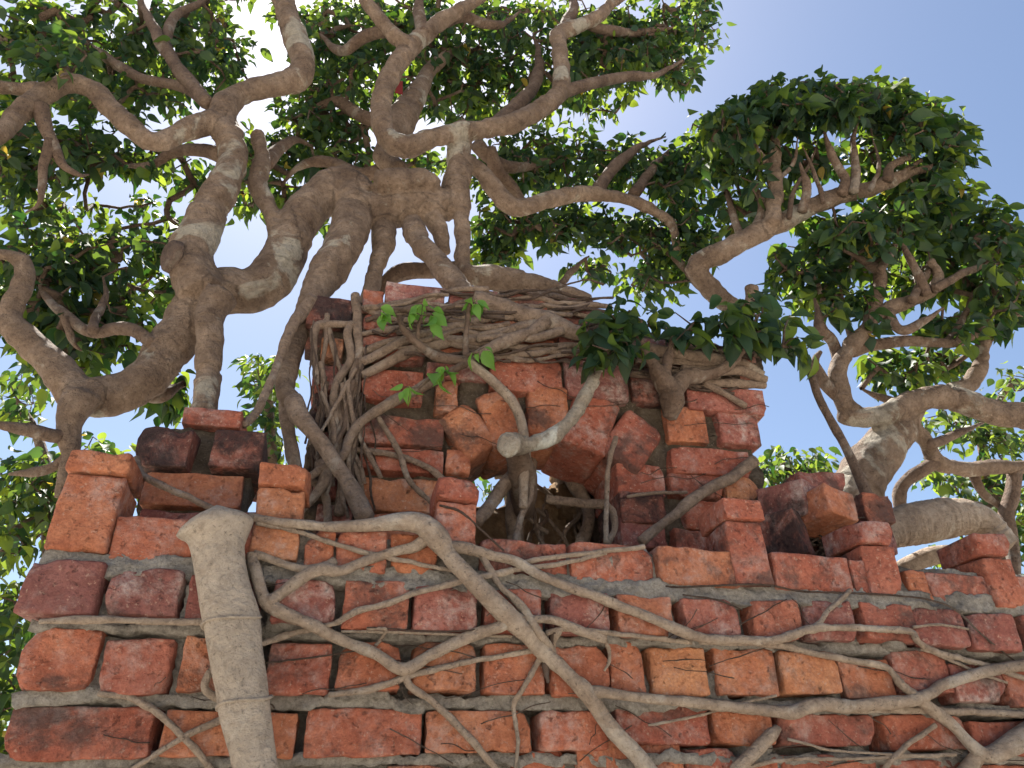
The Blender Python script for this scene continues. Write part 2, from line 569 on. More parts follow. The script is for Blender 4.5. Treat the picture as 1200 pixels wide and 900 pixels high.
def WW(rows, lift=0.8):
    """the same for roots that lie on the front of the wall"""
    out = []
    for q in rows:
        Y = 1.16
        rr = 0.0
        for _ in range(4):
            p = P(q[0], q[1], Y)
            rr = q[2] * depth(p) / FPX
            Y = wallY(p.z) - rr * lift - 0.005
        p = P(q[0], q[1], Y)
        out.append((p.x, p.y, p.z, rr))
    return out

def join(parts):
    V, F, U = [], [], []
    for v, f, u in parts:
        o = len(V)
        V.extend(v); U.extend(u)
        F.extend([tuple(i + o for i in q) for q in f])
    return V, F, U

def tube_obj(name, pts, mat, parent, segs=10, **kw):
    v, f, u = tube(pts, segs, **kw)
    return mesh_obj(name, v, f, M[mat], parent, uvs=u)

def fused(name, tubes, mat, parent, voxel=0.006, smooth=4, extra=None, rows=None):
    """trunk and limbs grown into one skin"""
    V, F, U = join(tubes)
    if extra:
        V, F, U = join([(V, F, U)] + extra)
    me = bpy.data.meshes.new('tmp')
    me.from_pydata([tuple(v) for v in V], [], F)
    o = bpy.data.objects.new('tmp', me)
    COL.objects.link(o)
    md = o.modifiers.new('r', 'REMESH')
    md.mode = 'VOXEL'
    md.voxel_size = voxel
    ms = o.modifiers.new('s', 'SMOOTH')
    ms.factor = 0.5
    ms.iterations = smooth
    dg = bpy.context.evaluated_depsgraph_get()
    dg.update()
    nm = bpy.data.meshes.new_from_object(o.evaluated_get(dg))
    bpy.data.objects.remove(o)
    bpy.data.meshes.remove(me)
    n = len(nm.vertices)
    co = np.empty(n * 3); nm.vertices.foreach_get('co', co); co = co.reshape(-1, 3)
    no = np.empty(n * 3); nm.vertices.foreach_get('normal', no); no = no.reshape(-1, 3)
    d = np.array([noise.noise(Vector(p) * 17.0) * 0.0055 + noise.noise(Vector(p) * 45.0) * 0.0030 for p in co])
    uv = None
    if rows:
        allp = []
        for ri, w_ in enumerate(rows):
            s_ = spline(w_, step_f=0.2, smin=0.006)
            L_ = np.concatenate([[0], np.cumsum(np.linalg.norm(np.diff(s_[:, :3], axis=0), axis=1))]) + ri * 3.1
            allp.extend([(tuple(a[:3]), l) for a, l in zip(s_, L_)])
        kd = KDTree(len(allp))
        for i, (p, l) in enumerate(allp):
            kd.insert(p, i)
        kd.balance()
        along = np.array([allp[kd.find(p)[1]][1] for p in co])
        uv = np.stack([d * 60, along], 1)
        d = d + np.array([noise.noise(Vector((a * 55.0, 0.4, e * 120))) * 0.0006 - (0.0035 if noise.noise(Vector((a * 13.0, 7.7, e * 60))) > 0.47 else 0) for a, e in zip(along, d)])
    co += no * d[:, None]
    cen = (co.min(0) + co.max(0)) / 2
    nm.vertices.foreach_set('co', (co - cen).ravel())
    nm.polygons.foreach_set('use_smooth', [True] * len(nm.polygons))
    nm.materials.clear()
    nm.materials.append(M[mat])
    if uv is not None:
        lay = nm.uv_layers.new(name='UVMap')
        li = np.empty(len(nm.loops), dtype=np.int32)
        nm.loops.foreach_get('vertex_index', li)
        lay.data.foreach_set('uv', uv.astype(np.float32)[li].ravel())
    nm.name = name
    nm.update()
    return link(name, nm, parent, Matrix.Translation(Vector(cen)))

# ---------------------------------------------------------------- leaves and twigs
_sx = [0.07, 0.24, 0.45, 0.68, 0.88]
_sw = [0.13, 0.25, 0.285, 0.20, 0.075]
_sz = [0.035, 0.085, 0.085, 0.0, -0.13]
LV = np.array([[0, 0, 0], [0.24, 0, 0.0], [0.56, 0, -0.05], [1.06, 0, -0.26]] + [[a, b, c] for a, b, c in zip(_sx, _sw, _sz)] + [[a, -b, c] for a, b, c in zip(_sx, _sw, _sz)])
LF = [(0, 1, 4), (1, 5, 4), (1, 2, 5), (2, 6, 5), (2, 7, 6), (2, 3, 7), (3, 8, 7)]
LF = LF + [(a + (5 if a > 3 else 0), c + (5 if c > 3 else 0), b + (5 if b > 3 else 0)) for a, b, c in LF]
LEAF_ME = {}
def leaf_mesh(mat):
    if mat not in LEAF_ME:
        me = bpy.data.meshes.new('leaf')
        me.from_pydata(LV.tolist(), [], LF)
        me.polygons.foreach_set('use_smooth', [True] * len(LF))
        me.materials.append(M[mat])
        LEAF_ME[mat] = me
    return LEAF_ME[mat]

def leaf_frames(pos, outdir, length, flat=0.75, droop=0.35):
    """random leaf frames: x along the blade, z its upper face"""
    n = len(pos)
    x = outdir + rng.normal(size=(n, 3)) * 0.7
    x[:, 2] = np.minimum(x[:, 2], 0.2) * 0.8 - droop - 0.7 * rng.random(n)
    x /= np.linalg.norm(x, axis=1, keepdims=True)
    up = rng.normal(size=(n, 3)) * 0.55
    up[:, 2] += flat
    z = up - x * (up * x).sum(1, keepdims=True)
    z /= np.maximum(np.linalg.norm(z, axis=1, keepdims=True), 1e-6)
    y = np.cross(z, x)
    ln = length * np.clip(rng.normal(1.0, 0.28, n), 0.4, 1.6)
    return x * ln[:, None], y * ln[:, None] * rng.uniform(0.85, 1.2, n)[:, None], z * ln[:, None]

def leaves_into(parent, pos, X, Y, Z, mat, singles=300):
    """the leaves that show largest as objects of their own, the rest as one mass"""
    n = len(pos)
    px, py, dz = project(pos)
    size = np.linalg.norm(X, axis=1) / np.maximum(dz, 0.1)
    inside = (px > -10) & (px < 1210) & (py > -10) & (py < 910) & (dz > 0.1)
    size[~inside] = 0
    order = np.argsort(-size)
    pick = [i for i in order[:singles] if size[i] > 0]
    me = leaf_mesh(mat)
    for i in pick:
        mw = Matrix(((X[i][0], Y[i][0], Z[i][0], pos[i][0]), (X[i][1], Y[i][1], Z[i][1], pos[i][1]), (X[i][2], Y[i][2], Z[i][2], pos[i][2]), (0, 0, 0, 1)))
        link('leaf', me, parent, mw)
    rest = np.ones(n, bool)
    rest[pick] = False
    k = int(rest.sum())
    if k == 0:
        return
    p, x, y, z = pos[rest], X[rest], Y[rest], Z[rest]
    curl = rng.normal(1.2, 0.7, k)
    V = p[:, None, :] + LV[None, :, 0:1] * x[:, None, :] + LV[None, :, 1:2] * y[:, None, :] + (LV[None, :, 2:3] * curl[:, None, None]) * z[:, None, :]
    V = V.reshape(-1, 3)
    cen = (V.min(0) + V.max(0)) / 2
    nl = len(LV)
    faces = (np.array(LF)[None] + (np.arange(k) * nl)[:, None, None]).reshape(-1, 3)
    cm = bpy.data.meshes.new('crown')
    cm.vertices.add(len(V)); cm.vertices.foreach_set('co', (V - cen).ravel())
    cm.loops.add(faces.size); cm.loops.foreach_set('vertex_index', faces.ravel().astype(np.int32))
    cm.polygons.add(len(faces))
    cm.polygons.foreach_set('loop_start', np.arange(len(faces), dtype=np.int32) * 3)
    cm.polygons.foreach_set('loop_total', np.full(len(faces), 3, dtype=np.int32))
    cm.polygons.foreach_set('use_smooth', np.ones(len(faces), bool))
    cm.update(calc_edges=True)
    cm.materials.append(M[mat])
    o = link('crown', cm, parent, Matrix.Translation(Vector(cen)))
    o['kind'] = 'stuff'

def grow(parent, skeleton, targets, leaf_len, per=(4, 7), mat='leaf', singles=300, spread=0.035, r0=0.0016, flat=0.75, droop=0.35, name='twigs'):
    """twigs from the nearest limb to every target, leaves round the twig ends"""
    nodes = [np.array(s) for s in skeleton]
    nskel = len(nodes)
    par = [-1] * nskel
    A = np.array(nodes)
    T = np.asarray(targets)
    cap = len(A) + len(T) * 14
    buf = np.empty((cap, 3)); buf[:len(A)] = A
    cnt = len(A)
    d0 = np.array([np.min(((A - t_) ** 2).sum(1)) for t_ in T])
    tips = []
    for ti in np.argsort(d0):
        t_ = T[ti]
        # nearest node, preferring ones below the target
        df = t_ - buf[:cnt]
        dist = (df ** 2).sum(1)
        dist = dist * np.where(df[:, 2] < 0, 1.6, 1.0)
        j = int(np.argmin(dist))
        d = math.sqrt(((t_ - buf[j]) ** 2).sum())
        k = max(1, min(10, int(d / 0.035)))
        a = buf[j].copy()
        sag = rng.normal(size=3) * 0.16 * d
        prev = j
        for s in range(1, k + 1):
            u = s / k
            q = a + (t_ - a) * u + sag * math.sin(math.pi * u) * 0.8 + (rng.normal(size=3) * 0.004 if s < k else 0)
            buf[cnt] = q
            par.append(prev)
            prev = cnt
            cnt += 1
        tips.append(prev)
    pts = buf[:cnt]
    par = np.array(par)
    load = np.zeros(cnt)
    for tip in tips:
        load[tip] += 1
    for i in range(cnt - 1, nskel - 1, -1):
        load[par[i]] += load[i]
    rad = r0 * np.maximum(load, 1) ** 0.44
    V, F = [], []
    sg = 5
    ang = np.arange(sg) * 2 * math.pi / sg
    ca, sa = np.cos(ang)[:, None], np.sin(ang)[:, None]
    for i in range(nskel, cnt):
        a, b = pts[par[i]], pts[i]
        d = b - a
        L = np.linalg.norm(d)
        if L < 1e-6:
            continue
        d /= L
        n1 = np.cross(d, [0.3, 0.2, 0.93]); n1 /= max(np.linalg.norm(n1), 1e-6)
        n2 = np.cross(d, n1)
        ring = n1 * ca + n2 * sa
        ra = rad[i] if par[i] < nskel else rad[par[i]]
        o = len(V)
        V.extend(a - d * rad[i] * 0.3 + ring * min(ra, rad[i] * 1.6)); V.extend(b + ring * rad[i])
        F.extend([(o + k, o + (k + 1) % sg, o + sg + (k + 1) % sg, o + sg + k) for k in range(sg)])
    tw = mesh_obj(name, V, F, M['twig'], parent)
    tw['kind'] = 'stuff'
    # leaves
    pos, out = [], []
    for tip in tips:
        j = tip
        chain = [tip]
        for _ in range(3):
            j = par[j]
            if j < nskel:
                break
            chain.append(j)
        d = pts[tip] - pts[par[tip]]
        d = d / max(np.linalg.norm(d), 1e-6)
        for _ in range(rng.integers(per[0], per[1] + 1)):
            b = pts[chain[min(len(chain) - 1, int(rng.exponential(0.55)))]]
            e = rng.normal(size=3); e /= np.linalg.norm(e)
            pos.append(b + e * spread * rng.random())
            out.append(d * 0.4 + e)
    pos = np.array(pos)
    X, Y, Z = leaf_frames(pos, np.array(out), leaf_len, flat, droop)
    leaves_into(parent, pos, X, Y, Z, mat, singles)
    return len(pos)

def blob(cx, cy, rx, ry, Y, dY, n, power=0.5):
    """points through a rounded clump, px centre and radii on the photograph, Y its distance"""
    out = []
    while len(out) < n:
        v_ = rng.normal(size=3)
        v_ /= np.linalg.norm(v_)
        v_ *= rng.random() ** power
        out.append(P(cx + v_[0] * rx, cy + v_[1] * ry, Y + v_[2] * dY))
    return out

def skel(tubes_rows):
    out = []
    for rows in tubes_rows:
        s = spline(rows, step_f=1.2, smin=0.03)
        out.extend([q[:3] for q in s])
    return out

# ================================================================ SETTING
mg = bpy.data.meshes.new('ground')
mg.from_pydata([(-300, -300, 0), (300, -300, 0), (300, 300, 0), (-300, 300, 0)], [], [(0, 1, 2, 3)])
mg.materials.append(M['ground'])
g = bpy.data.objects.new('ground', mg)
COL.objects.link(g)
g['kind'] = 'structure'
g['label'] = 'pale bare ground in front of the brick wall'

# ================================================================ BRICK WALL
XL = P(25, 690, 1.15).x
XR = 2.0
wall = thing('brick_wall', 'weathered red brick wall with corbelled header courses and small merlons on top', 'wall', ((XL + XR) / 2, 1.3, 0))
E = EYE.z
COURSES = {  # face distance, mortar z0, z1, mortar recess
    'P': (1.158, 0.338, 0.408, 0.012), 'H1': (1.146, 0.250, 0.338, 0.048), 'H2': (1.168, 0.158, 0.250, 0.046),
    'S3': (1.186, 0.078, 0.158, 0.055), 'S4': (1.200, -0.004, 0.078, 0.012)}
for k, (Y, z0, z1, rec) in COURSES.items():
    lump_box('mortar', XL + 0.02, XR, Y + rec, Y + 0.16, E + z0 - 0.004, E + z1 + (0.004 if k != 'P' else -0.006), 'mortar', wall, res=0.009, amp=0.011, freq=26)
lump_box('mortar', XL + 0.02, XR, 1.216, 1.36, 0.02, E - 0.008, 'mortar', wall, res=0.03, amp=0.006)
for yb, za, zb in ((1.182, 0.244, 0.259), (1.197, 0.147, 0.166), (1.208, 0.072, 0.087)):
    lump_box('mortar', XL + 0.02, XR, yb - 0.012, yb + 0.10, E + za, E + zb, 'mortar', wall, res=0.006, amp=0.009, freq=34)
# plugs of mortar left in some of the upright joints
for yb, za, zb, wd in ((1.150, 0.262, 0.325, 0.118), (1.172, 0.17, 0.24, 0.118), (1.19, 0.09, 0.145, 0.2)):
    x = XL + 0.1
    while x < XR - 0.1:
        if rnd.random() < 0.6:
            lump_box('mortar', x, x + rnd.uniform(0.03, 0.1), yb + rnd.uniform(0.006, 0.03), yb + 0.1, E + za - 0.01, E + za + (zb - za) * rnd.uniform(0.5, 1.1), 'mortar', wall, res=0.008, amp=0.009, freq=34)
        x += wd
# sloping fillet of mortar between the parapet and the upper headers
fx = []
FV, FF = [], []
nx, nz = 760, 9
for i in range(nx + 1):
    x = XL + 0.01 + (XR - XL - 0.01) * i / nx
    for j in range(nz + 1):
        s = j / nz
        z = E + 0.318 + 0.036 * s
        y = 1.150 + 0.010 * s + 0.007 * noise.noise(Vector((x * 16, z * 30, 3))) + 0.006 * noise.noise(Vector((x * 50, z * 60, 5))) + 0.003 * noise.noise(Vector((x * 130, z * 130, 9)))
        y += 0.016 * max(0, noise.noise(Vector((x * 7, 2.2, 8)))) * (1 - s)
        z += 0.009 * noise.noise(Vector((x * 20, s, 1.0))) + 0.004 * noise.noise(Vector((x * 90, s * 3, 4.0)))
        FV.append((x, y, z))
    for s in (1, 0):
        FV.append((x, 1.22, E + 0.318 + 0.036 * s))
rw = nz + 3
for i in range(nx):
    for j in range(rw):
        j2 = (j + 1) % rw
        FF.append((i * rw + j, (i + 1) * rw + j, (i + 1) * rw + j2, i * rw + j2))
mesh_obj('mortar_fillet', FV, FF, M['mortar'], wall)

H1 = [(25,656,117,720),(125,666,213,723),(218,674,304,725),(318,680,392,730),(403,680,480,737),(485,686,560,740),(570,688,637,739),(648,693,715,741),(723,698,787,744),(800,701,865,744),(885,703,940,748),(947,702,1003,749),(1012,708,1073,752),(1078,713,1135,757),(1140,719,1194,762)]
H2 = [(20,737,110,810),(117,748,200,813),(211,745,300,811),(313,753,387,812),(397,753,470,808),(483,753,558,811),(568,755,637,813),(645,757,713,815),(718,752,757,812),(766,757,830,814),(840,758,910,815),(916,763,982,812),(987,770,1047,818),(1050,764,1112,814),(1117,779,1177,823),(1182,787,1240,830)]
S3 = [(7,828,180,891),(190,835,347,888),(358,830,493,887),(500,833,622,882),(632,834,712,880),(723,826,832,872),(838,822,907,873),(915,835,1027,873),(1038,837,1133,879),(1140,845,1250,886)]
S4 = [(2,905,90,968),(98,905,205,965),(215,903,330,962),(340,902,440,958),(450,900,590,952),(600,880,664,935),(676,864,737,918),(742,872,802,922),(806,878,872,928),(880,886,915,930),(920,885,1030,928),(1043,890,1135,932),(1143,895,1240,938)]
PA = [(131,605,228,657),(233,612,298,662),(358,622,392,668),(396,622,455,670),(459,626,514,673),(562,633,665,678),(669,637,765,683),(770,643,866,686),(905,650,995,692),(998,657,1026,694),(1066,668,1090,703),(1092,672,1172,710)]
def mats(i, row):
    x = rnd.random()
    if row in ('H1',):
        return 'brick_plum' if x < 0.7 else 'brick'
    if row == 'H2':
        return 'brick_plum' if x < 0.25 else ('brick' if x < 0.8 else 'brick_orange')
    if row == 'S3':
        return 'brick_orange' if x < 0.45 else 'brick'
    return 'brick' if x < 0.7 else 'brick_orange'
FORCE = {('H2', 1): 'brick', ('H2', 12): 'brick_orange', ('H2', 9): 'brick_orange', ('H2', 8): 'brick_orange', ('S3', 1): 'brick_orange', ('S3', 3): 'brick_orange', ('S3', 6): 'brick_orange', ('S3', 0): 'brick', ('S3', 2): 'brick', ('PA', 0): 'brick', ('H1', 6): 'brick', ('H1', 8): 'brick_orange'}
ROWX = {}
for nm, row, Y, dep in (('H1', H1, 1.146, 0.13), ('H2', H2, 1.168, 0.13), ('S3', S3, 1.186, 0.1), ('S4', S4, 1.200, 0.1), ('PA', PA, 1.158, 0.10)):
    xr, zz = 0, []
    for i, b in enumerate(row):
        brick_px(b, Y, dep, FORCE.get((nm, i), mats(i, nm)), wall, div=(9 if nm[0] != 'H' else 6, 2, 5))
        x0, x1, z0, z1 = rect(*b, Y)
        xr = max(xr, x1); zz.append((z0, z1))
    za, zb = zz[-1]
    wd = 0.103 if nm[0] == 'H' else 0.19
    x = xr + 0.02
    while x + wd < XR:                       # the wall runs on past the frame
        make_brick('brick', x, x + wd, Y, Y + dep, za, zb, mats(0, nm), wall, div=(3, 2, 2))
        x += wd + 0.018
# lower courses that lie below the picture
for c_ in range(4):
    z1 = E - 0.03 - c_ * 0.078
    x = XL - 0.03 + (0.0 if c_ % 2 else 0.09)
    while x < XR - 0.2:
        wd = rnd.uniform(0.165, 0.19)
        make_brick('brick', x, x + wd, 1.203, 1.30, z1 - 0.06, z1, mats(0, 'S4'), wall, div=(3, 2, 2))
        x += wd + 0.018
# merlons: an upright brick with a cap brick across its head
MER = [((62,556,134,646), (88,531,146,556)), ((296,571,352,655), (305,545,357,571)), ((512,588,559,642), (511,563,557,588)), ((858,612,900,686), (842,590,884,614)), ((1016,640,1054,696), (1000,612,1042,638)), ((1160,654,1195,711), (1138,632,1180,657))]
for i, (a, b) in enumerate(MER):
    x0, x1, z0, z1 = rect(*a, 1.150)
    mt = ['brick_orange', 'brick_orange', 'brick', 'brick', 'brick', 'brick'][i]
    up = make_brick('merlon', x0, x1, 1.150, 1.245, z0, z1, mt, wall, div=(4, 3, 5))
    cx = (x0 + x1) / 2
    _, _, c0, c1 = rect(*b, 1.150)
    w_ = (x1 - x0) * 0.5 + 0.003
    make_brick('cap_brick', cx - w_, cx + w_, 1.143, 1.252, z1 + 0.003, z1 + 0.003 + (c1 - c0), mt, up, div=(4, 3, 2))
# earth behind the face: the planting bed that carries everything above
lump_box('earth_fill', XL + 0.06, XR, 1.31, 2.3, 0.02, E + 0.355, 'soil', wall, res=0.04, amp=0.012)

# ================================================================ BROKEN BRICK STUBS ON THE PARAPET
BED = E + 0.352
stub = thing('brick_stub', 'short stub of stacked bricks with two sooty bricks below its flat top brick', 'brick pillar', (P(235, 600, 1.32).x, 1.34, BED))
for b, mt, Y in (((166,555,283,594), 'brick_orange', 1.29), ((160,597,232,628), 'brick_plum', 1.29), ((236,598,300,630), 'brick', 1.29)):
    brick_px(b, Y, 0.10, mt, stub)
brick_px((163,500,229,546), 1.275, 0.16, 'brick_soot', stub, rot=(0, 0, R(-3)))
brick_px((246,506,306,550), 1.275, 0.16, 'brick_soot', stub, rot=(0, 0, R(4)))
brick_px((214,479,284,499), 1.30, 0.10, 'brick', stub)
x0, x1, z0, z1 = rect(172, 500, 292, 640, 1.32)
lump_box('mortar', x0, x1, 1.315, 1.40, BED - 0.03, z1 - 0.012, 'old_mortar', stub, res=0.012, amp=0.008)

stub2 = thing('brick_stub', 'collapsed brick corner with leaning dark bricks and a tangle of roots inside', 'brick pillar', (P(975, 620, 1.36).x, 1.40, BED))
for b, Y, mt, rot in (((908,596,944,646), 1.27, 'brick_soot', (0, R(-8), R(38))), ((924,560,962,600), 1.29, 'brick_plum', (R(4), R(-6), R(30))), ((958,572,1003,606), 1.25, 'brick_orange', (R(-4), R(5), R(16))),
                      ((940,552,992,572), 1.36, 'brick_plum', (0, R(3), 0)), ((1018,578,1047,612), 1.34, 'brick', (0, R(4), R(-8))), ((1010,612,1050,646), 1.34, 'brick_plum', (0, 0, R(5))), ((960,606,1004,640), 1.39, 'brick_soot', (0, 0, 0))):
    brick_px(b, Y, 0.11, mt, stub2, rot=rot)
x0, x1, z0, z1 = rect(930, 585, 1035, 650, 1.44)
lump_box('mortar', x0, x1, 1.44, 1.55, BED - 0.03, z1, 'soil', stub2, res=0.015, amp=0.012)

# ================================================================ ARCHED BRICK RUIN
YT = 1.42
ruin = thing('brick_ruin', 'ruined brick arch overgrown and strapped by ficus roots on top of the wall', 'ruin', (P(630, 600, 1.5).x, 1.58, BED))
def core(px0, py0, px1, py1, y0, y1, mat='old_mortar', floor=False, amp=0.014):
    x0, x1, z0, z1 = rect(px0, py0, px1, py1, YT)
    if floor:
        z0 = BED - 0.02
    lump_box('mortar', x0, x1, y0, y1, z0, z1, mat, ruin, res=0.011, amp=amp, freq=26)
core(362, 350, 546, 640, YT + 0.03, 1.74, floor=True)
core(735, 420, 893, 640, YT + 0.03, 1.74, floor=True)
core(540, 352, 740, 478, YT + 0.022, 1.74)
core(742, 395, 893, 425, YT + 0.02, 1.72)
TB = [((358,347,412,382), 'brick_soot'), ((378,396,404,418), 'brick_orange'), ((366,424,404,456), 'brick_plum'), ((364,462,410,498), 'brick_soot'), ((368,505,412,540), 'brick_soot'), ((366,546,414,582), 'brick_plum'), ((370,590,412,625), 'brick_plum'),
      ((452,334,522,358), 'brick_plum'), ((424,340,448,362), 'brick'), ((528,340,585,362), 'brick_plum'), ((592,343,640,364), 'brick'), ((646,350,698,370), 'brick_plum'),
      ((424,366,470,388), 'brick'), ((476,364,545,388), 'brick'), ((550,366,610,390), 'brick_orange'), ((616,370,690,394), 'brick'),
      ((424,394,500,418), 'brick'), ((506,394,572,416), 'brick_orange'), ((580,396,650,416), 'brick'), ((655,398,730,420), 'brick_plum'), ((736,398,800,424), 'brick_plum'), ((806,404,885,430), 'brick'),
      ((422,434,494,470), 'brick'), ((500,426,572,442), 'brick_plum'), ((510,446,536,482), 'brick_orange'),
      ((425,487,521,520), 'brick'), ((420,525,519,552), 'brick'), ((523,527,552,554), 'brick'), ((422,559,514,598), 'brick_orange'), ((420,602,512,640), 'brick'), ((518,600,552,640), 'brick'),
      ((574,414,658,460), 'brick'), ((664,424,735,466), 'brick_plum'), ((742,432,800,470), 'brick_soot'),
      ((806,455,896,482), 'brick_plum'), ((784,476,829,516), 'brick_orange'), ((842,474,888,520), 'brick_plum'), ((786,526,879,556), 'brick'), ((787,556,849,582), 'brick'), ((852,558,890,586), 'brick_orange'),
      ((802,586,847,619), 'brick'), ((850,592,890,625), 'brick'), ((790,622,850,650), 'brick'),
      ((723,543,779,580), 'brick'), ((727,576,780,612), 'brick_soot'), ((730,606,782,642), 'brick_plum')]
for b, mt in TB:
    brick_px(b, YT + rnd.uniform(-0.006, 0.006), 0.16, mt, ruin, div=(6, 2, 4))
# ring of arch bricks
for cx, cy, w_, h_, a, mt in ((547,504,46,58,-38,'brick_orange'), (592,488,48,62,-18,'brick_orange'), (643,481,48,58,0,'brick_orange'), (693,494,54,66,19,'brick'), (741,518,50,64,36,'brick')):
    x0, x1, z0, z1 = rect(cx - w_ / 2, cy - h_ / 2, cx + w_ / 2, cy + h_ / 2, YT)
    make_brick('arch_brick', x0, x1, YT - 0.004, YT + 0.2, z0, z1, mt, ruin, rot=(0, R(a), 0), div=(5, 6, 5), b=0.01, chip=0.9)
# earth and rubble seen through the arch, sunlit tone painted in
for (a, y0_, y1_) in (((610,575,745,640), 1.76, 1.86), ((540,590,600,640), 1.70, 1.80), ((655,500,745,600), 1.70, 1.78)):
    x0, x1, z0, z1 = rect(*a, y0_)
    lump_box('earth', x0, x1, y0_, y1_, BED - 0.02 if a[3] > 630 else z0, z1, 'sunlit_dry_earth', ruin, res=0.010, amp=0.022, freq=20)

# ================================================================ MAIN FICUS
tree = thing('ficus_tree', 'large twisted ficus with many limbs growing out of the top of the brick arch', 'tree', (P(470, 330, 1.58).x, 1.58, BED))
TR = []
def limb(rows, Y0, Y1=None, segs=12):
    w_ = W(rows, Y0, Y1)
    TR.append(w_)
    return w_
# left arm with the prop stem
limb([(420,238,28),(400,218,27),(367,237,26),(347,262,26),(333,297,26),(318,325,29),(290,340,29),(258,338,31),(232,358,32),(213,390,30),(187,430,28),(157,455,26),(127,463,25),(97,463,26),(80,447,22),(57,420,20),(30,397,18),(12,378,17),(16,358,14),(27,333,13),(30,316,13),(18,303,10),(0,298,8),(-25,290,7)], 1.60, 1.42)
limb([(97,463,24),(84,487,18),(80,510,14),(83,533,10),(76,560,8),(66,585,6)], 1.46, 1.48)
limb([(260,345,22),(248,365,19),(245,417,17),(241,470,17),(238,540,19),(236,600,22)], 1.47, 1.47)
limb([(236,345,28),(222,303,27),(233,277,26),(253,233,23),(273,197,18),(272,172,18),(261,148,18),(263,125,17),(287,107,15),(320,100,15),(347,92,17),(354,73,15),(347,47,15),(337,20,15),(330,-10,14),(325,-50,13)], 1.50, 1.52)
limb([(255,142,15),(233,147,14),(207,157,13),(180,167,13),(157,153,13),(133,130,13),(110,107,12),(83,97,12),(57,107,12),(33,123,13),(8,148,13),(-20,168,12)], 1.50, 1.40)
limb([(57,107,11),(30,104,10),(0,103,9),(-25,100,9)], 1.44, 1.40)
limb([(300,157,10),(307,187,11),(302,217,12),(313,242,11),(323,268,11),(328,295,12)], 1.56, 1.54)
# central burl and legs
limb([(402,212,15),(415,240,25),(445,248,22),(485,240,23),(520,241,22),(538,225,16)], 1.58, 1.58)
limb([(441,210,14),(467,212,17),(495,211,15),(512,222,11)], 1.52, 1.54)
limb([(415,250,26),(404,285,25),(385,320,23),(366,347,17),(350,385,13),(341,422,14),(334,455,13),(343,474,12)], 1.56, 1.40)
limb([(450,262,16),(450,290,14),(441,315,12),(434,340,12),(430,372,12)], 1.60, 1.56)
limb([(485,262,15),(492,285,14),(512,305,14),(533,330,15),(553,352,15),(580,360,13)], 1.56, 1.42)
limb([(505,255,13),(515,275,11),(520,297,9)], 1.58, 1.60)
limb([(540,160,15),(538,200,17),(534,227,18),(542,260,11),(543,290,10),(548,318,12),(590,326,17),(640,337,13),(692,352,8)], 1.56, 1.60)
# U-shaped limb
limb([(580,-15,6),(547,7,8),(520,23,10),(497,40,12),(477,60,14),(463,80,13),(450,107,13),(447,133,14),(453,160,15),(475,172,15),(507,163,13),(543,155,14),(587,148,12),(623,133,12),(653,113,12),(658,90,11),(656,60,10),(654,40,10),(673,33,10),(700,20,8),(722,0,7),(745,-20,6)], 1.50, 1.55)
limb([(482,58,11),(460,40,10),(443,20,9),(425,-2,8)], 1.50, 1.48)
limb([(470,200,14),(450,187,13),(455,170,16),(467,147,20),(483,120,16),(497,93,10),(513,73,8),(533,60,6)], 1.64, 1.80)
limb([(545,190,12),(560,198,11),(577,220,12),(602,243,12),(633,237,11),(667,228,10),(700,227,9),(733,233,8),(767,247,7),(787,263,6),(793,293,5)], 1.56, 1.70)
TR = [[(a, b, c, r_ * 0.92) for a, b, c, r_ in w_] for w_ in TR]
trunk_tubes = [tube(w_, 14, lump=0.09, wander=0.18) for w_ in TR]
fused('trunk', trunk_tubes, 'bark', tree, voxel=0.0055, smooth=2, rows=TR)
BR = []
def branch(parent, rows, Y0, Y1=None, store=None, mat='limb', **kw):
    w_ = W(rows, Y0, Y1)
    (BR if store is None else store).append(w_)
    tube_obj('branch', w_, mat, parent, 8, lump=0.14, wander=0.4, taper_end=True, **kw)
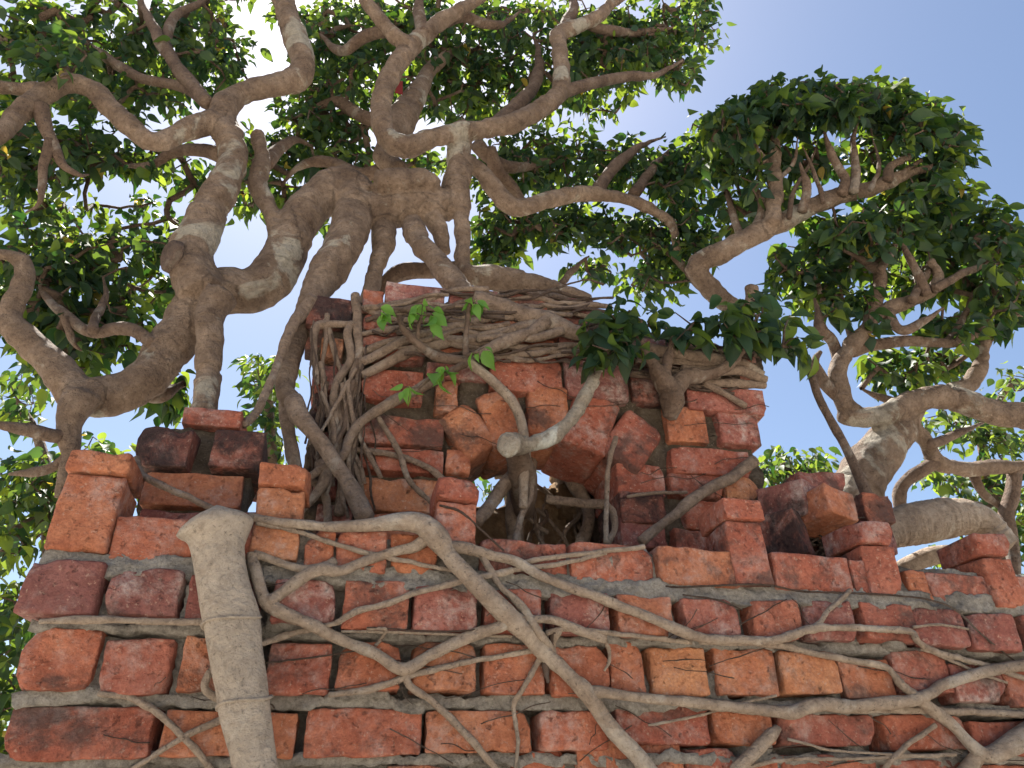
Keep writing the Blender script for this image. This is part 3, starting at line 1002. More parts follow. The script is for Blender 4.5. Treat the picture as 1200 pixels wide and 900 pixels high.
for rows, a, b in (
    ([(243,122,9),(217,90,9),(197,63,8),(183,40,7),(168,8,6),(160,-20,5)], 1.50, 1.62),
    ([(195,58,6),(197,37,6),(205,20,5),(235,2,5),(255,-15,4)], 1.56, 1.66),
    ([(240,118,8),(207,100,6),(167,93,6),(133,73,6),(100,50,5),(70,20,4)], 1.52, 1.72),
    ([(258,180,9),(235,178,8),(205,178,7),(170,195,5),(130,190,4)], 1.54, 1.75),
    ([(50,125,9),(58,160,7),(72,190,6),(92,205,5),(104,205,4)], 1.42, 1.5),
    ([(60,165,6),(50,200,5),(48,235,4),(30,250,3)], 1.44, 1.5),
    ([(82,505,10),(67,510,9),(33,503,8),(0,497,8),(-20,495,7)], 1.47, 1.40),
    ([(81,535,7),(60,548,6),(38,553,6),(10,556,5)], 1.48, 1.5),
    ([(180,402,8),(157,387,8),(133,387,8),(110,390,7),(77,370,7),(53,347,6),(45,325,5)], 1.48, 1.66),
    ([(110,388,6),(112,370,5),(124,348,4),(120,325,4)], 1.52, 1.66),
    ([(75,372,5),(85,400,4),(95,410,4)], 1.58, 1.62),
    ([(160,455,10),(190,462,9),(215,450,8)], 1.55, 1.6),
    ([(655,110,9),(677,103,8),(700,97,7),(733,90,6),(767,88,5),(800,70,4)], 1.54, 1.62),
    ([(660,42,8),(672,8,6),(668,-15,5)], 1.55, 1.6),
    ([(690,28,7),(715,36,6),(745,38,5),(790,32,4)], 1.56, 1.7),
    ([(580,150,10),(602,130,9),(620,110,8),(630,87,7),(631,60,5),(625,40,4)], 1.60, 1.75),
    ([(697,228,8),(717,200,7),(735,182,6),(757,168,4),(780,160,3)], 1.64, 1.7),
    ([(742,228,7),(760,205,6),(770,190,5),(790,172,4)], 1.66, 1.72),
    ([(560,170,9),(575,185,8),(600,195,7),(640,190,5),(680,185,4)], 1.66, 1.9),
    ([(575,175,8),(583,200,8),(600,220,7),(625,262,5),(665,275,4)], 1.68, 1.9),
    ([(470,145,10),(430,140,8),(400,120,7),(370,125,5),(345,140,4)], 1.75, 1.9),
    ([(448,200,9),(420,205,8),(385,190,7),(350,195,6),(330,215,5)], 1.70, 1.85),
    ([(520,25,8),(545,20,6),(580,30,5),(610,15,4)], 1.52, 1.66),
    ([(497,42,8),(490,15,7),(495,-10,6)], 1.5, 1.52),
    ([(455,35,8),(430,42,7),(400,60,6),(375,40,5)], 1.5, 1.7),
    ([(530,62,6),(560,80,5),(600,70,4)], 1.8, 1.9),
    ([(312,190,8),(340,165,6),(365,170,5)], 1.6, 1.8),
    ([(545,312,9),(510,316,10),(475,318,10),(452,335,9),(440,365,8)], 1.70, 1.70),
    ([(820,335,6),(790,300,5),(770,290,4),(740,300,3)], 1.7, 1.85),
    ([(648,345,5),(670,318,4),(690,300,3)], 1.75, 1.85),
):
    branch(tree, rows, a, b)
def cut_face(parent, c, nrm, r, mat):
    q = Vector(nrm).normalized().to_track_quat('Z', 'Y')
    vs, fs = [tuple(c + q @ Vector((0, 0, r * 0.10)))], []
    for ring_, zz in ((0.5, 0.09), (0.85, 0.06), (1.0, -0.05), (1.02, -0.4)):
        for k in range(18):
            a = k * math.pi / 9
            w_ = 1 + 0.05 * math.sin(3 * a + 1) + rnd.uniform(-0.02, 0.02)
            vs.append(tuple(c + q @ Vector((math.cos(a) * r * ring_ * w_, math.sin(a) * r * ring_ * w_, r * zz))))
    for k in range(18):
        fs.append((0, 1 + k, 1 + (k + 1) % 18))
        for g_ in range(3):
            a, b = 1 + g_ * 18 + k, 1 + g_ * 18 + (k + 1) % 18
            fs.append((a, a + 18, b + 18, b))
    mesh_obj('cut_face', vs, fs, M[mat], parent)
cut_face(tree, P(402, 213, 1.545), (-0.15, -0.85, 0.25), 0.028, 'darkroot')
cut_face(tree, P(197, 298, 1.46), (-0.75, -0.6, -0.15), 0.040, 'darkroot')
SK = skel(TR[:1] + TR[3:6] + TR[14:] + BR)
SK = [s for s in SK if project(np.array([s]))[1][0] < 620]
T_ = []
for a in ((30,35,75,55,1.72,0.16,62),(110,45,80,55,1.75,0.16,72),(200,45,75,60,1.75,0.18,72),(262,75,45,50,1.8,0.14,34),(150,110,90,40,1.8,0.15,52),(60,70,60,40,1.5,0.12,30),
          (35,190,60,50,1.7,0.16,60),(95,175,50,35,1.75,0.14,32),(185,185,60,22,1.8,0.14,30),(230,215,40,18,1.85,0.12,10),(285,180,40,40,1.85,0.14,30),
          (60,300,60,45,1.75,0.16,62),(120,300,55,40,1.8,0.16,46),(60,370,60,60,1.75,0.16,66),(140,365,50,50,1.8,0.14,52),(195,280,45,30,1.85,0.14,26),(100,420,60,30,1.85,0.12,30),(190,455,45,28,1.75,0.12,30),
          (370,130,45,50,1.95,0.16,56),(340,185,50,45,1.95,0.16,44),(400,180,45,35,1.95,0.15,40),(385,60,40,50,1.85,0.16,42),(350,250,40,25,1.95,0.12,16),(435,60,45,50,1.8,0.15,48),
          (500,30,60,40,1.8,0.16,54),(530,95,60,45,1.95,0.16,62),(590,50,65,50,1.85,0.18,76),(610,115,60,45,1.95,0.18,62),(680,50,60,50,1.75,0.16,72),(740,45,60,48,1.75,0.16,76),(800,30,45,55,1.75,0.15,62),(780,80,50,28,1.75,0.13,36),(700,90,60,35,1.8,0.15,42),
          (590,190,55,40,1.95,0.16,54),(650,190,60,40,1.9,0.16,62),(660,255,65,35,1.9,0.15,58),(590,265,45,35,1.95,0.14,42),(575,300,40,18,1.95,0.12,20),(745,190,65,38,1.8,0.15,62),(800,205,50,50,1.75,0.15,58),(740,270,55,28,1.85,0.13,40),(805,275,45,35,1.75,0.13,42),(770,320,50,28,1.85,0.12,34),(700,315,40,15,1.9,0.1,12),(830,165,40,25,1.7,0.12,28),
          (250,20,50,40,1.95,0.12,34),(210,95,60,40,2.0,0.14,34),(100,100,80,40,2.0,0.15,40),(20,120,50,60,1.9,0.15,36),(400,110,50,45,2.1,0.14,36),(445,120,40,40,2.1,0.12,26),(350,20,40,30,2.1,0.12,22),(420,15,60,25,2.1,0.14,36),(560,15,70,25,2.1,0.14,36),(650,15,60,25,2.0,0.14,30),(560,135,50,40,2.1,0.14,30),(420,215,40,30,2.1,0.12,22),(290,235,40,40,2.1,0.12,22),(500,190,40,30,2.15,0.12,20),(500,90,50,40,2.15,0.12,26),(690,130,40,30,2.0,0.12,16),(70,250,50,20,1.95,0.12,16),(20,240,40,30,1.9,0.12,16),(160,240,40,14,2.0,0.12,8),(190,340,40,30,2.0,0.12,20),(20,340,50,50,2.0,0.12,30),
          (-70,60,60,60,1.6,0.16,40),(-60,180,50,50,1.6,0.16,26),(-60,330,50,50,1.6,0.16,26),(120,-60,110,40,1.75,0.18,50),(300,-60,90,40,1.75,0.18,46),(480,-60,110,40,1.75,0.18,54),(680,-55,110,40,1.75,0.18,54)):
    T_ += blob(*a)
T_ = [p for p in T_ if not (project(np.array([p]))[0][0] < 330 and rnd.random() < 0.26)]
print('main leaves', grow(tree, SK, T_, 0.041, per=(6, 10), r0=0.0023, spread=0.05))

# ---------------- roots of the main ficus
def root(rows, Y0=None, Y1=None, mat='root', segs=10, **kw):
    w_ = WW(rows) if Y0 is None else W(rows, Y0, Y1)
    return tube_obj('root', w_, mat, tree, segs, **dict(dict(lump=0.2, wander=0.35), **kw))

# thick pale root with a flat flared head, down the face of the wall
ST = [(255,599,14),(255,606,34),(255,616,43),(256,628,37),(256,645,30),(259,670,28),(265,700,29),(272,730,31),(277,765,30),(283,800,29),(287,825,29),(292,855,27),(299,900,25),(308,960,24),(318,1040,22),(325,1120,20)]
sp = []
for q in ST:
    p = P(q[0], q[1], 1.125)
    sp.append((p.x, 1.118 if q[1] > 660 else 1.118, p.z, q[2] * depth(p) / FPX))
v_, f_, u_ = tube(sp, 20, lump=0.035, wander=0.05, seed=4.0)
cy = 1.118
v_ = [np.array((a[0], cy + (a[1] - cy) * 0.72, a[2])) for a in v_]
zt, xt = P(256, 640, 1.125).z, P(255, 610, 1.125).x
for a in v_:
    k = min(1.0, max(0.0, (a[2] - zt) / 0.03))
    u_x = (a[0] - xt) / 0.05
    a[2] -= k * (0.016 * max(0.0, -u_x) + 0.003 * max(0.0, u_x))
    nz_ = noise.noise_vector(Vector(a) * 26.0)
    a += np.array(nz_) * (0.0022 + 0.002 * k)
pale = mesh_obj('root', v_, f_, M['stump'], tree, uvs=u_)
for q in ((255,622,39),(257,648,29.5),(272,730,31.4),(287,824,29.4)):
    p = P(q[0], q[1], 1.125)
    if q[1] < 700:
        continue
    rr = q[2] * depth(p) / FPX
    rows = [(p.x + math.cos(a) * rr * 1.0, cy + math.sin(a) * rr * 0.73, p.z + 0.008 * math.cos(a) + 0.003 * math.sin(2 * a), 0.0022) for a in [k * math.pi / 12 for k in range(25)]]
    tube_obj('growth_ring', rows, 'stump', pale, 6, lump=0.2, wander=0.3)

for rows in (
    [(292,605,5),(330,613,6),(380,617,6),(430,614,8),(470,610,11),(495,614,13),(512,630,14),(523,647,11),(550,677,10),(590,717,12),(617,743,11),(637,763,10),(663,787,9),(683,807,10),(703,833,10),(727,863,10),(750,890,10),(778,928,10),(820,985,10)],
    [(297,648,7),(296,656,7),(302,680,7),(313,705,8),(337,720,8),(367,733,7),(397,749,7),(440,767,7),(473,785,8),(510,766,7),(550,747,7),(585,734,7),(600,728,6)],
    [(316,706,8),(330,695,7),(353,679,8),(375,668,8),(400,668,6),(433,657,6),(463,646,6),(485,641,7),(500,632,8)],
    [(298,649,5),(333,661,5),(360,666,6),(385,662,6),(393,657,5)],
    [(520,640,9),(547,643,7),(600,657,6),(640,677,6),(683,693,6),(733,712,6),(773,728,6),(800,740,7),(827,748,6),(867,750,5),(907,750,5),(947,738,5),(987,735,4),(1033,737,4),(1067,741,4),(1077,753,4),(1100,765,4),(1160,781,3),(1215,800,3)],
    [(820,750,5),(900,755,4),(940,762,4),(987,772,4),(1033,780,4),(1047,790,4),(1057,803,5),(1075,816,6)],
    [(690,811,7),(733,815,6),(800,822,6),(850,827,7),(900,833,7),(927,835,8),(953,827,8),(1000,827,7),(1050,823,7),(1080,817,7),(1107,803,6),(1133,793,6),(1167,785,6),(1200,780,6),(1245,773,6)],
    [(1076,818,7),(1100,837,7),(1120,853,7),(1140,873,8),(1160,884,10),(1200,864,14),(1245,842,17),(1290,815,18)],
    [(1150,880,9),(1140,892,9),(1130,910,9),(1115,945,9)],
    [(960,829,4),(1000,832,4),(1050,832,4),(1100,833,4),(1150,835,4),(1200,838,4),(1240,840,4)],
    [(860,905,8),(878,888,8),(893,873,8),(906,860,7),(911,853,5)],
    [(560,645,4),(567,655,4),(587,687,4),(607,707,5),(630,740,5),(643,760,6),(650,775,5)],
    [(605,661,3),(650,653,3),(700,647,3),(755,641,3)],
    [(600,668,3),(660,660,3),(710,648,2.5)],
    [(600,722,5),(622,725,5),(653,728,5),(683,740,6),(708,748,6)],
    [(640,742,3),(660,737,3),(700,740,3),(767,748,3),(810,753,3)],
    [(708,748,3),(713,760,2.5),(714,775,2),(708,786,1.5)],
    [(395,730,4),(420,715,4),(450,708,4),(493,693,4),(540,682,4),(600,668,4)],
    [(385,814,3),(433,808,4),(467,797,4),(500,787,4),(550,775,3.5),(600,767,3),(625,762,3)],
    [(475,788,5),(479,802,4),(490,811,4),(507,822,4),(533,847,4),(557,873,4),(582,903,4),(600,930,3)],
    [(47,728,3),(100,726,5),(167,728,4),(248,729,4)],
    [(300,757,4),(333,745,4),(367,737,3),(400,728,3)],
    [(115,812,3),(150,818,4),(177,830,4),(200,850,4),(227,877,4),(250,905,4)],
    [(150,905,3),(193,877,3),(227,857,4),(262,842,4)],
    [(262,820,5),(246,812,5),(240,803,5),(246,788,5),(258,778,5)],
    [(950,738,3),(962,728,3),(973,713,3),(996,692,3)],
    [(923,866,1.6),(950,873,1.6),(983,880,1.6),(1100,887,1.6)],
    [(870,900,2.2),(923,890,2.2),(1000,889,2),(1120,884,2)],
    [(1035,902,3),(1050,885,3),(1067,870,3),(1097,850,3)],
    [(655,740,4),(647,753,4),(630,777,3.5),(613,807,3),(602,827,3),(607,867,2.4),(604,900,2)],
    [(651,742,3),(648,760,3),(644,780,3)],
    [(720,855,1.2),(745,875,1.2),(750,893,1.2)],
    [(400,740,1.5),(470,741,1.8),(540,744,1.5),(600,746,1.5)],
    [(440,757,2),(447,748,2),(452,737,2),(430,737,2)],
    [(760,850,1.6),(820,838,1.6),(870,824,1.6),(910,815,1.4)],
    [(1070,735,1.6),(1100,732,1.6),(1135,737,1.4)],
    [(1080,760,2),(1110,772,2),(1150,790,1.6),(1180,800,1.4)],
    [(300,612,4),(345,622,3),(400,640,3),(450,652,3),(510,665,2.5),(545,672,2)],
):
    root(rows)
for rows in (
    [(780,687,1.1),(800,688,1.2),(890,685,1.2),(940,693,1.2),(997,695,1.2),(1050,698,1.2),(1090,703,1.2),(1120,715,1.3),(1150,743,1.3),(1183,770,1.2),(1210,790,1)],
    [(800,697,1),(840,703,1.2),(870,715,1)],
    [(310,777,1),(370,770,1),(420,762,1)],
    [(650,740,3),(646,755,5),(640,778,5),(642,800,2)],
    [(515,592,1.4),(540,600,1.6),(565,622,1.4),(590,645,1.2)],
    [(430,735,0.9),(520,740,0.9),(590,735,0.9)],
):
    root(rows, mat='darkroot', segs=6)
# roots strapped over the face of the arch
F_ = YT - 0.012
for rows, Y in (
    ([(343,468,12),(352,488,11),(367,507,10),(387,533,10),(407,560,10),(423,590,12),(430,606,12)], (1.36, 1.30)),
    ([(338,470,10),(336,500,9),(342,530,8),(350,560,7),(352,600,7)], (1.42, 1.40)),
    ([(366,350,7),(343,383,7),(328,420,5),(318,445,5),(303,480,5),(285,498,5)], (1.44, 1.32)),
    ([(417,345,5),(419,387,5),(421,420,5),(417,463,4)], (F_, F_)),
    ([(413,378,4),(407,392,5),(411,420,5),(393,453,6),(393,487,5),(397,520,5),(401,560,5),(397,603,6)], (F_, F_)),
    ([(415,380,4),(385,380,5),(370,385,5),(369,420,4),(372,450,3)], (F_, F_)),
    ([(517,442,6),(467,467,6),(433,487,6),(413,507,6),(403,533,6),(380,547,5),(360,560,5)], (1.395, 1.38)),
    ([(411,526,4),(460,533,4),(500,548,4),(519,562,4)], (F_, F_)),
    ([(443,490,3.5),(467,527,3.5),(480,563,3.5),(509,592,3)], (1.40, 1.40)),
    ([(407,447,3),(413,487,3),(427,523,3),(447,560,3)], (1.39, 1.40)),
    ([(425,440,5),(460,422,6),(500,407,6),(540,400,6),(580,404,5),(622,409,5),(690,415,4),(740,420,3)], (F_, F_)),
    ([(425,424,5),(467,403,6),(513,388,6),(553,378,6),(585,368,6),(620,362,6),(650,358,4)], (1.40, 1.42)),
    ([(425,412,4),(462,400,5),(500,395,5),(540,398,5),(575,392,6),(600,388,8),(630,380,9)], (F_, F_)),
    ([(555,354,13),(590,362,12),(615,372,13),(640,376,11),(665,388,9),(692,394,7),(720,402,5)], (1.42, 1.38)),
    ([(640,376,8),(620,390,7),(590,402,7),(565,413,6),(548,424,5)], (1.39, 1.38)),
    ([(660,388,6),(630,396,5),(600,395,5),(560,398,4)], (1.39, 1.39)),
    ([(580,348,4),(620,345,5),(665,350,4),(690,356,4)], (1.44, 1.44)),
    ([(560,342,3),(610,352,3),(660,365,3),(695,372,3)], (1.42, 1.42)),
    ([(424,360,3),(455,372,4),(500,376,4),(545,372,4)], (F_, F_)),
    ([(422,392,3),(450,387,4),(490,384,4),(520,386,3)], (F_, F_)),
    ([(690,398,6),(730,405,6),(760,408,6),(810,418,7),(865,424,6),(893,440,6)], (1.40, 1.40)),
    ([(822,449,5),(860,449,5),(896,452,5)], (F_, F_)),
    ([(825,449,4),(850,462,4),(874,476,4)], (1.40, 1.40)),
    ([(800,432,5),(830,436,6),(870,436,6),(897,446,5)], (1.395, 1.40)),
    ([(884,541,7),(862,556,7),(842,566,7),(812,585,7),(781,611,6),(751,635,6)], (1.40, 1.34)),
    ([(722,512,3),(714,540,3),(711,580,3),(710,636,3)], (1.37, 1.37)),
    ([(710,640,4),(720,620,4),(718,600,4),(712,590,3)], (1.40, 1.40)),
    ([(620,560,4),(622,582,4),(610,605,4),(604,635,4)], (1.42, 1.40)),
    ([(601,556,9),(590,570,9),(575,592,8),(558,612,8)], (1.46, 1.38)),
    ([(640,585,6),(680,590,6),(715,593,6),(735,600,5)], (1.52, 1.50)),
    ([(612,540,15),(610,570,14),(602,600,11),(606,640,10)], (1.56, 1.56)),
    ([(680,640,8),(690,600,8),(670,560,9),(660,530,9)], (1.60, 1.62)),
    ([(735,582,2),(760,578,2.5),(805,577,2)], (1.40, 1.40)),
    ([(160,537,4),(163,550,4),(171,559,4),(195,572,4),(227,585,4),(250,597,4)], (1.265, 1.19)),
    ([(353,600,5),(370,580,6),(382,560,7),(376,540,6)], (1.39, 1.39)),
    ([(380,640,5),(384,600,5),(378,575,5),(362,560,4)], (1.40, 1.41)),
    ([(417,432,2),(396,470,2.5),(380,500,2),(362,520,2)], (1.39, 1.39)),
):
    root(rows, Y[0], Y[1], mat='strap')
# leafless prop stick leaning behind the collapsed corner
FR, MR = [], []
for i in range(20):
    x = rnd.uniform(420, 640); y = rnd.uniform(345, 428)
    L_ = rnd.uniform(70, 190); dy = rnd.uniform(-38, 26)
    rows = [(x + L_ * k / 5, y + dy * k / 5 + rnd.uniform(-4, 4), rnd.uniform(2.0, 4.2)) for k in range(6)]
    rows = [q for q in rows if q[0] < 740 and q[1] > 338]
    if len(rows) > 2:
        MR.append(W(rows, YT - rnd.uniform(0.006, 0.024)))
for i in range(9):
    x = rnd.uniform(735, 800); y = rnd.uniform(402, 446)
    rows = [(x + 26 * k, y + rnd.uniform(-3, 5) + 2.5 * k, rnd.uniform(2.0, 4.0)) for k in range(5)]
    rows = [q for q in rows if q[0] < 900]
    if len(rows) > 2:
        MR.append(W(rows, YT - rnd.uniform(0.006, 0.02)))
for i in range(13):
    x = rnd.uniform(352, 425); y = rnd.uniform(365, 480)
    dx = rnd.uniform(-9, 9); dy = rnd.uniform(18, 30)
    rows = [(min(440, max(345, x + dx * k + rnd.uniform(-5, 5))), y + dy * k, rnd.uniform(1.8, 3.6)) for k in range(6)]
    MR.append(W(rows, YT - rnd.uniform(0.004, 0.035)))
for i in range(13):
    x = rnd.uniform(590, 730); y = rnd.uniform(535, 600)
    dx = rnd.uniform(-12, 12); dy = rnd.uniform(8, 22)
    rows = [(x + dx * k + rnd.uniform(-4, 4), y + dy * k, rnd.uniform(1.5, 3.5)) for k in range(5)]
    MR.append(W(rows, rnd.uniform(1.60, 1.74)))
for w_ in MR:
    tube_obj('root', w_, rnd.choice(['strap', 'limb', 'strap']), tree, 7, lump=0.15, wander=0.4)
for i in range(34):                        # the mat of thin roots along the head of the arch
    x = rnd.uniform(424, 660); y = rnd.uniform(338, 425)
    L_ = rnd.uniform(40, 140)
    n_ = 5
    dy = rnd.uniform(-22, 14)
    rows = [(x + L_ * k / n_, y + dy * k / n_ + rnd.uniform(-5, 5), rnd.uniform(1.0, 2.6)) for k in range(n_ + 1)]
    rows = [q for q in rows if q[0] < 735]
    if len(rows) > 2:
        FR.append(tube(W(rows, YT - rnd.uniform(0.004, 0.03)), 5, lump=0.1, wander=0.4))
for i in range(15):                        # and hanging down its left corner
    x = rnd.uniform(358, 430); y = rnd.uniform(370, 520)
    dx = rnd.uniform(-5, 5); dy = rnd.uniform(14, 24)
    rows = [(x + dx * k + rnd.uniform(-3, 3), y + dy * k, rnd.uniform(0.7, 1.7)) for k in range(6)]
    FR.append(tube(W(rows, YT - rnd.uniform(0.004, 0.035)), 5, lump=0.1, wander=0.4))
for i in range(26):                        # right shoulder
    x = rnd.uniform(740, 830); y = rnd.uniform(400, 455)
    rows = [(x + 20 * k, y + rnd.uniform(-4, 6) + 3 * k, rnd.uniform(0.8, 2.2)) for k in range(4)]
    rows = [q for q in rows if q[0] < 898]
    if len(rows) > 2:
        FR.append(tube(W(rows, YT - rnd.uniform(0.004, 0.02)), 5, lump=0.1, wander=0.4))
for i in range(20):                        # hairs across the bricks
    x = rnd.uniform(420, 880); y = rnd.uniform(430, 600)
    if 545 < x < 735 and y > 500:
        continue
    dx, dy = rnd.uniform(8, 22), rnd.uniform(-3, 11)
    rows = [(x + dx * k, y + dy * k + rnd.uniform(-3, 3), 0.55) for k in range(5)]
    FR.append(tube(W(rows, YT - 0.008), 4, lump=0.1, wander=0.4))
for i in range(40):
    x = rnd.uniform(40, 1150); y = rnd.uniform(690, 895)
    dx, dy = rnd.uniform(-20, 26), rnd.uniform(-9, 11)
    rows = [(x + dx * k + rnd.uniform(-2, 2), y + dy * k + rnd.uniform(-2, 2), rnd.uniform(0.5, 0.9)) for k in range(5)]
    FR.append(tube(WW(rows, 1.5), 4, lump=0.1, wander=0.4))
v_, f_, u_ = join(FR)
fr = mesh_obj('fine_roots', v_, f_, M['darkroot'], tree, uvs=u_)
fr['kind'] = 'stuff'
NEST = []
for i in range(70):
    x = rnd.uniform(915, 1005); y = rnd.uniform(600, 655)
    rows = [(x + rnd.uniform(-18, 18) * k * 0.6, y + rnd.uniform(-9, 9) * k * 0.6, rnd.uniform(0.7, 1.8)) for k in range(5)]
    NEST.append(tube(W(rows, rnd.uniform(1.34, 1.42)), 5, wander=0.5))
v_, f_, u_ = join(NEST)
ns = mesh_obj('root_tangle', v_, f_, M['darkroot'], stub2, uvs=u_)
ns['kind'] = 'stuff'

# ================================================================ RIGHT FICUS
tree2 = thing('ficus_tree', 'leaning ficus with clipped leafy pads rising behind the collapsed brick corner', 'tree', (P(985, 600, 1.66).x, 1.68, BED))
TR2 = []
def limb2(rows, Y0, Y1=None):
    TR2.append(W(rows, Y0, Y1))
limb2([(955,700,34),(985,615,31),(1013,553,28),(1033,527,26),(1053,500,22),(1066,475,17)], 1.66, 1.60)
limb2([(985,485,9),(1003,488,12),(1027,487,12),(1053,477,14),(1077,469,15),(1100,466,16),(1133,470,16),(1167,483,15),(1200,488,14),(1240,495,13)], 1.58, 1.52)
limb2([(1003,488,12),(990,473,11),(982,447,11),(983,427,10),(997,407,10),(1017,383,9),(1033,367,9),(1067,353,8),(1093,340,7),(1100,325,6),(1090,305,5)], 1.58, 1.40)
limb2([(1110,462,10),(1132,452,10),(1144,438,10),(1150,417,8),(1154,400,8),(1173,383,7),(1193,367,7),(1215,345,6)], 1.58, 1.50)
limb2([(1062,485,11),(1073,503,10),(1087,520,9),(1097,540,9),(1133,550,9),(1167,547,9),(1205,547,8)], 1.60, 1.72)
limb2([(865,380,12),(858,362,11),(833,337,12),(814,314,13),(825,303,13),(843,297,14),(873,280,13),(910,263,12),(943,247,11),(983,230,10),(1017,223,9),(1042,212,8),(1075,200,5)], 1.56, 1.30)
limb2([(866,400,13),(868,375,12),(880,355,9),(880,335,8)], 1.58, 1.5)
limb2([(905,262,9),(908,217,9),(907,183,8),(910,143,7)], 1.38, 1.34)
fused('trunk', [tube(w_, 14, lump=0.09, wander=0.18) for w_ in TR2], 'bark', tree2, voxel=0.0055, smooth=2, rows=TR2)
RG = spline(W([(1020,650,16),(1036,627,19),(1060,617,23),(1085,612,24),(1112,607,23),(1140,607,19),(1160,617,16),(1180,640,14)], 1.62, 1.58), step_f=0.11, smin=0.004)
for i in range(len(RG)):
    RG[i, 3] *= 1 + 0.05 * noise.noise(Vector((i * 0.55, 3.3, 1.0))) - (0.05 if noise.noise(Vector((i * 0.31, 9.3, 2.0))) > 0.25 else 0)
tube_obj('branch', RG, 'root', tree2, 18, lump=0.04, wander=0.1)
tube_obj('branch', W([(1055,668,10),(1075,657,11),(1098,650,11),(1130,648,10)], 1.72, 1.72), 'root', tree2, 10)
BR2 = []
for rows, a, b in (
    ([(1020,380,8),(1026,350,8),(1030,320,7),(1010,305,6),(990,295,5)], 1.50, 1.40),
    ([(996,412,9),(1033,403,7),(1060,398,7),(1100,402,6),(1127,400,6),(1147,387,6),(1165,360,5)], 1.54, 1.46),
    ([(985,430,8),(975,400,7),(962,385,7),(955,350,5)], 1.55, 1.48),
    ([(985,465,8),(965,445,8),(955,425,9),(962,412,8)], 1.56, 1.52),
    ([(895,190,6),(880,178,5),(860,172,4),(835,165,4)], 1.36, 1.34),
    ([(985,228,7),(990,210,6),(975,182,5),(965,150,4)], 1.34, 1.28),
    ([(1000,225,6),(1003,205,5),(1000,167,4),(1005,140,4)], 1.32, 1.28),
    ([(1040,212,6),(1045,195,5),(1070,180,4),(1090,160,4)], 1.30, 1.26),
    ([(885,272,7),(893,240,6),(885,215,4)], 1.42, 1.4),
    ([(940,248,6),(945,220,5),(938,190,4)], 1.36, 1.3),
    ([(925,255,3.2),(930,225,2.6),(950,190,2.2),(960,160,2)], 1.36, 1.34), ([(965,238,3.2),(955,205,2.6),(940,170,2)], 1.34, 1.32), ([(1020,222,3.2),(1030,195,2.6),(1022,160,2)], 1.3, 1.3),
    ([(908,215,3.2),(930,190,2.6),(935,160,2)], 1.36, 1.32), ([(907,200,3.2),(885,170,2.6),(875,145,2)], 1.36, 1.34), ([(1055,206,3.2),(1075,190,2.6),(1105,180,2)], 1.3, 1.28), ([(870,280,5),(858,250,4),(850,220,3)], 1.44, 1.5),
    ([(1030,318,5),(1045,295,4),(1055,265,3)], 1.4, 1.42), ([(1067,352,5),(1090,315,4),(1110,290,3)], 1.42, 1.45), ([(1110,402,5),(1130,370,4),(1140,340,3)], 1.5, 1.52), ([(1000,405,5),(990,370,4),(985,335,3)], 1.53, 1.52),
    ([(1090,522,6),(1105,515,6),(1125,506,5),(1152,496,4)], 1.62, 1.7),
    ([(1097,541,8),(1080,553,8),(1065,561,8),(1054,575,8),(1056,602,8),(1062,640,7)], 1.66, 1.72),
    ([(1190,550,8),(1186,580,9),(1179,605,9),(1184,640,10),(1190,700,12)], 1.72, 1.76),
    ([(1140,553,6),(1150,575,5),(1168,590,5),(1182,600,5)], 1.74, 1.76),
    ([(1040,365,7),(1055,385,6),(1080,378,5),(1105,360,4)], 1.46, 1.42),
    ([(1095,338,6),(1120,325,5),(1150,310,4),(1175,290,4)], 1.4, 1.36),
    ([(1085,345,6),(1075,320,5),(1060,290,4),(1050,270,4)], 1.42, 1.36),
    ([(1172,383,6),(1170,350,5),(1160,330,4)], 1.5, 1.42),
    ([(1060,477,7),(1030,465,5),(1010,455,5)], 1.60, 1.62),
):
    branch(tree2, rows, a, b, store=BR2)
tube_obj('prop_stick', W([(938,415,5),(947,427,5),(960,467,5),(987,517,5),(1007,560,6),(1022,598,7),(1030,640,7)], 1.44, 1.36), 'limb', tree2, 8)
SK2 = skel(TR2[1:4] + TR2[5:] + BR2)
T2_ = []
for a in ((868,145,46,38,1.33,0.12,56),(930,122,60,32,1.30,0.12,72),(1000,118,62,30,1.28,0.12,74),(1065,140,52,34,1.28,0.12,62),(1108,170,32,38,1.28,0.1,38),(1000,178,85,30,1.42,0.1,30),(930,180,45,26,1.42,0.08,16),(890,200,40,25,1.42,0.1,14),(1085,215,50,22,1.32,0.1,20),
          (1000,200,90,34,1.52,0.1,22),(1080,205,55,36,1.50,0.1,22),(1110,230,36,24,1.42,0.1,20),(905,228,40,30,1.58,0.1,16),(955,272,45,25,1.6,0.1,14),(1050,240,50,18,1.5,0.1,16),(850,185,40,35,1.5,0.12,30),(855,250,30,40,1.6,0.1,14),
          (1020,265,55,30,1.36,0.1,36),(1085,265,60,36,1.45,0.12,52),(1150,275,50,40,1.40,0.12,46),(1185,300,40,40,1.38,0.12,30),(1130,325,70,36,1.58,0.1,52),(1060,325,60,40,1.60,0.1,44),(985,300,50,32,1.50,0.1,30),(950,335,50,36,1.58,0.1,34),(1000,365,40,28,1.5,0.1,20),(1180,350,35,30,1.46,0.1,22),(1120,385,50,25,1.52,0.1,20),
          (1050,430,60,26,1.68,0.1,36),(1100,425,35,20,1.68,0.1,16),(920,310,30,25,1.55,0.1,12)):
    T2_ += blob(*a)
print('right leaves', grow(tree2, SK2, T2_, 0.046, per=(5, 8), r0=0.0023))

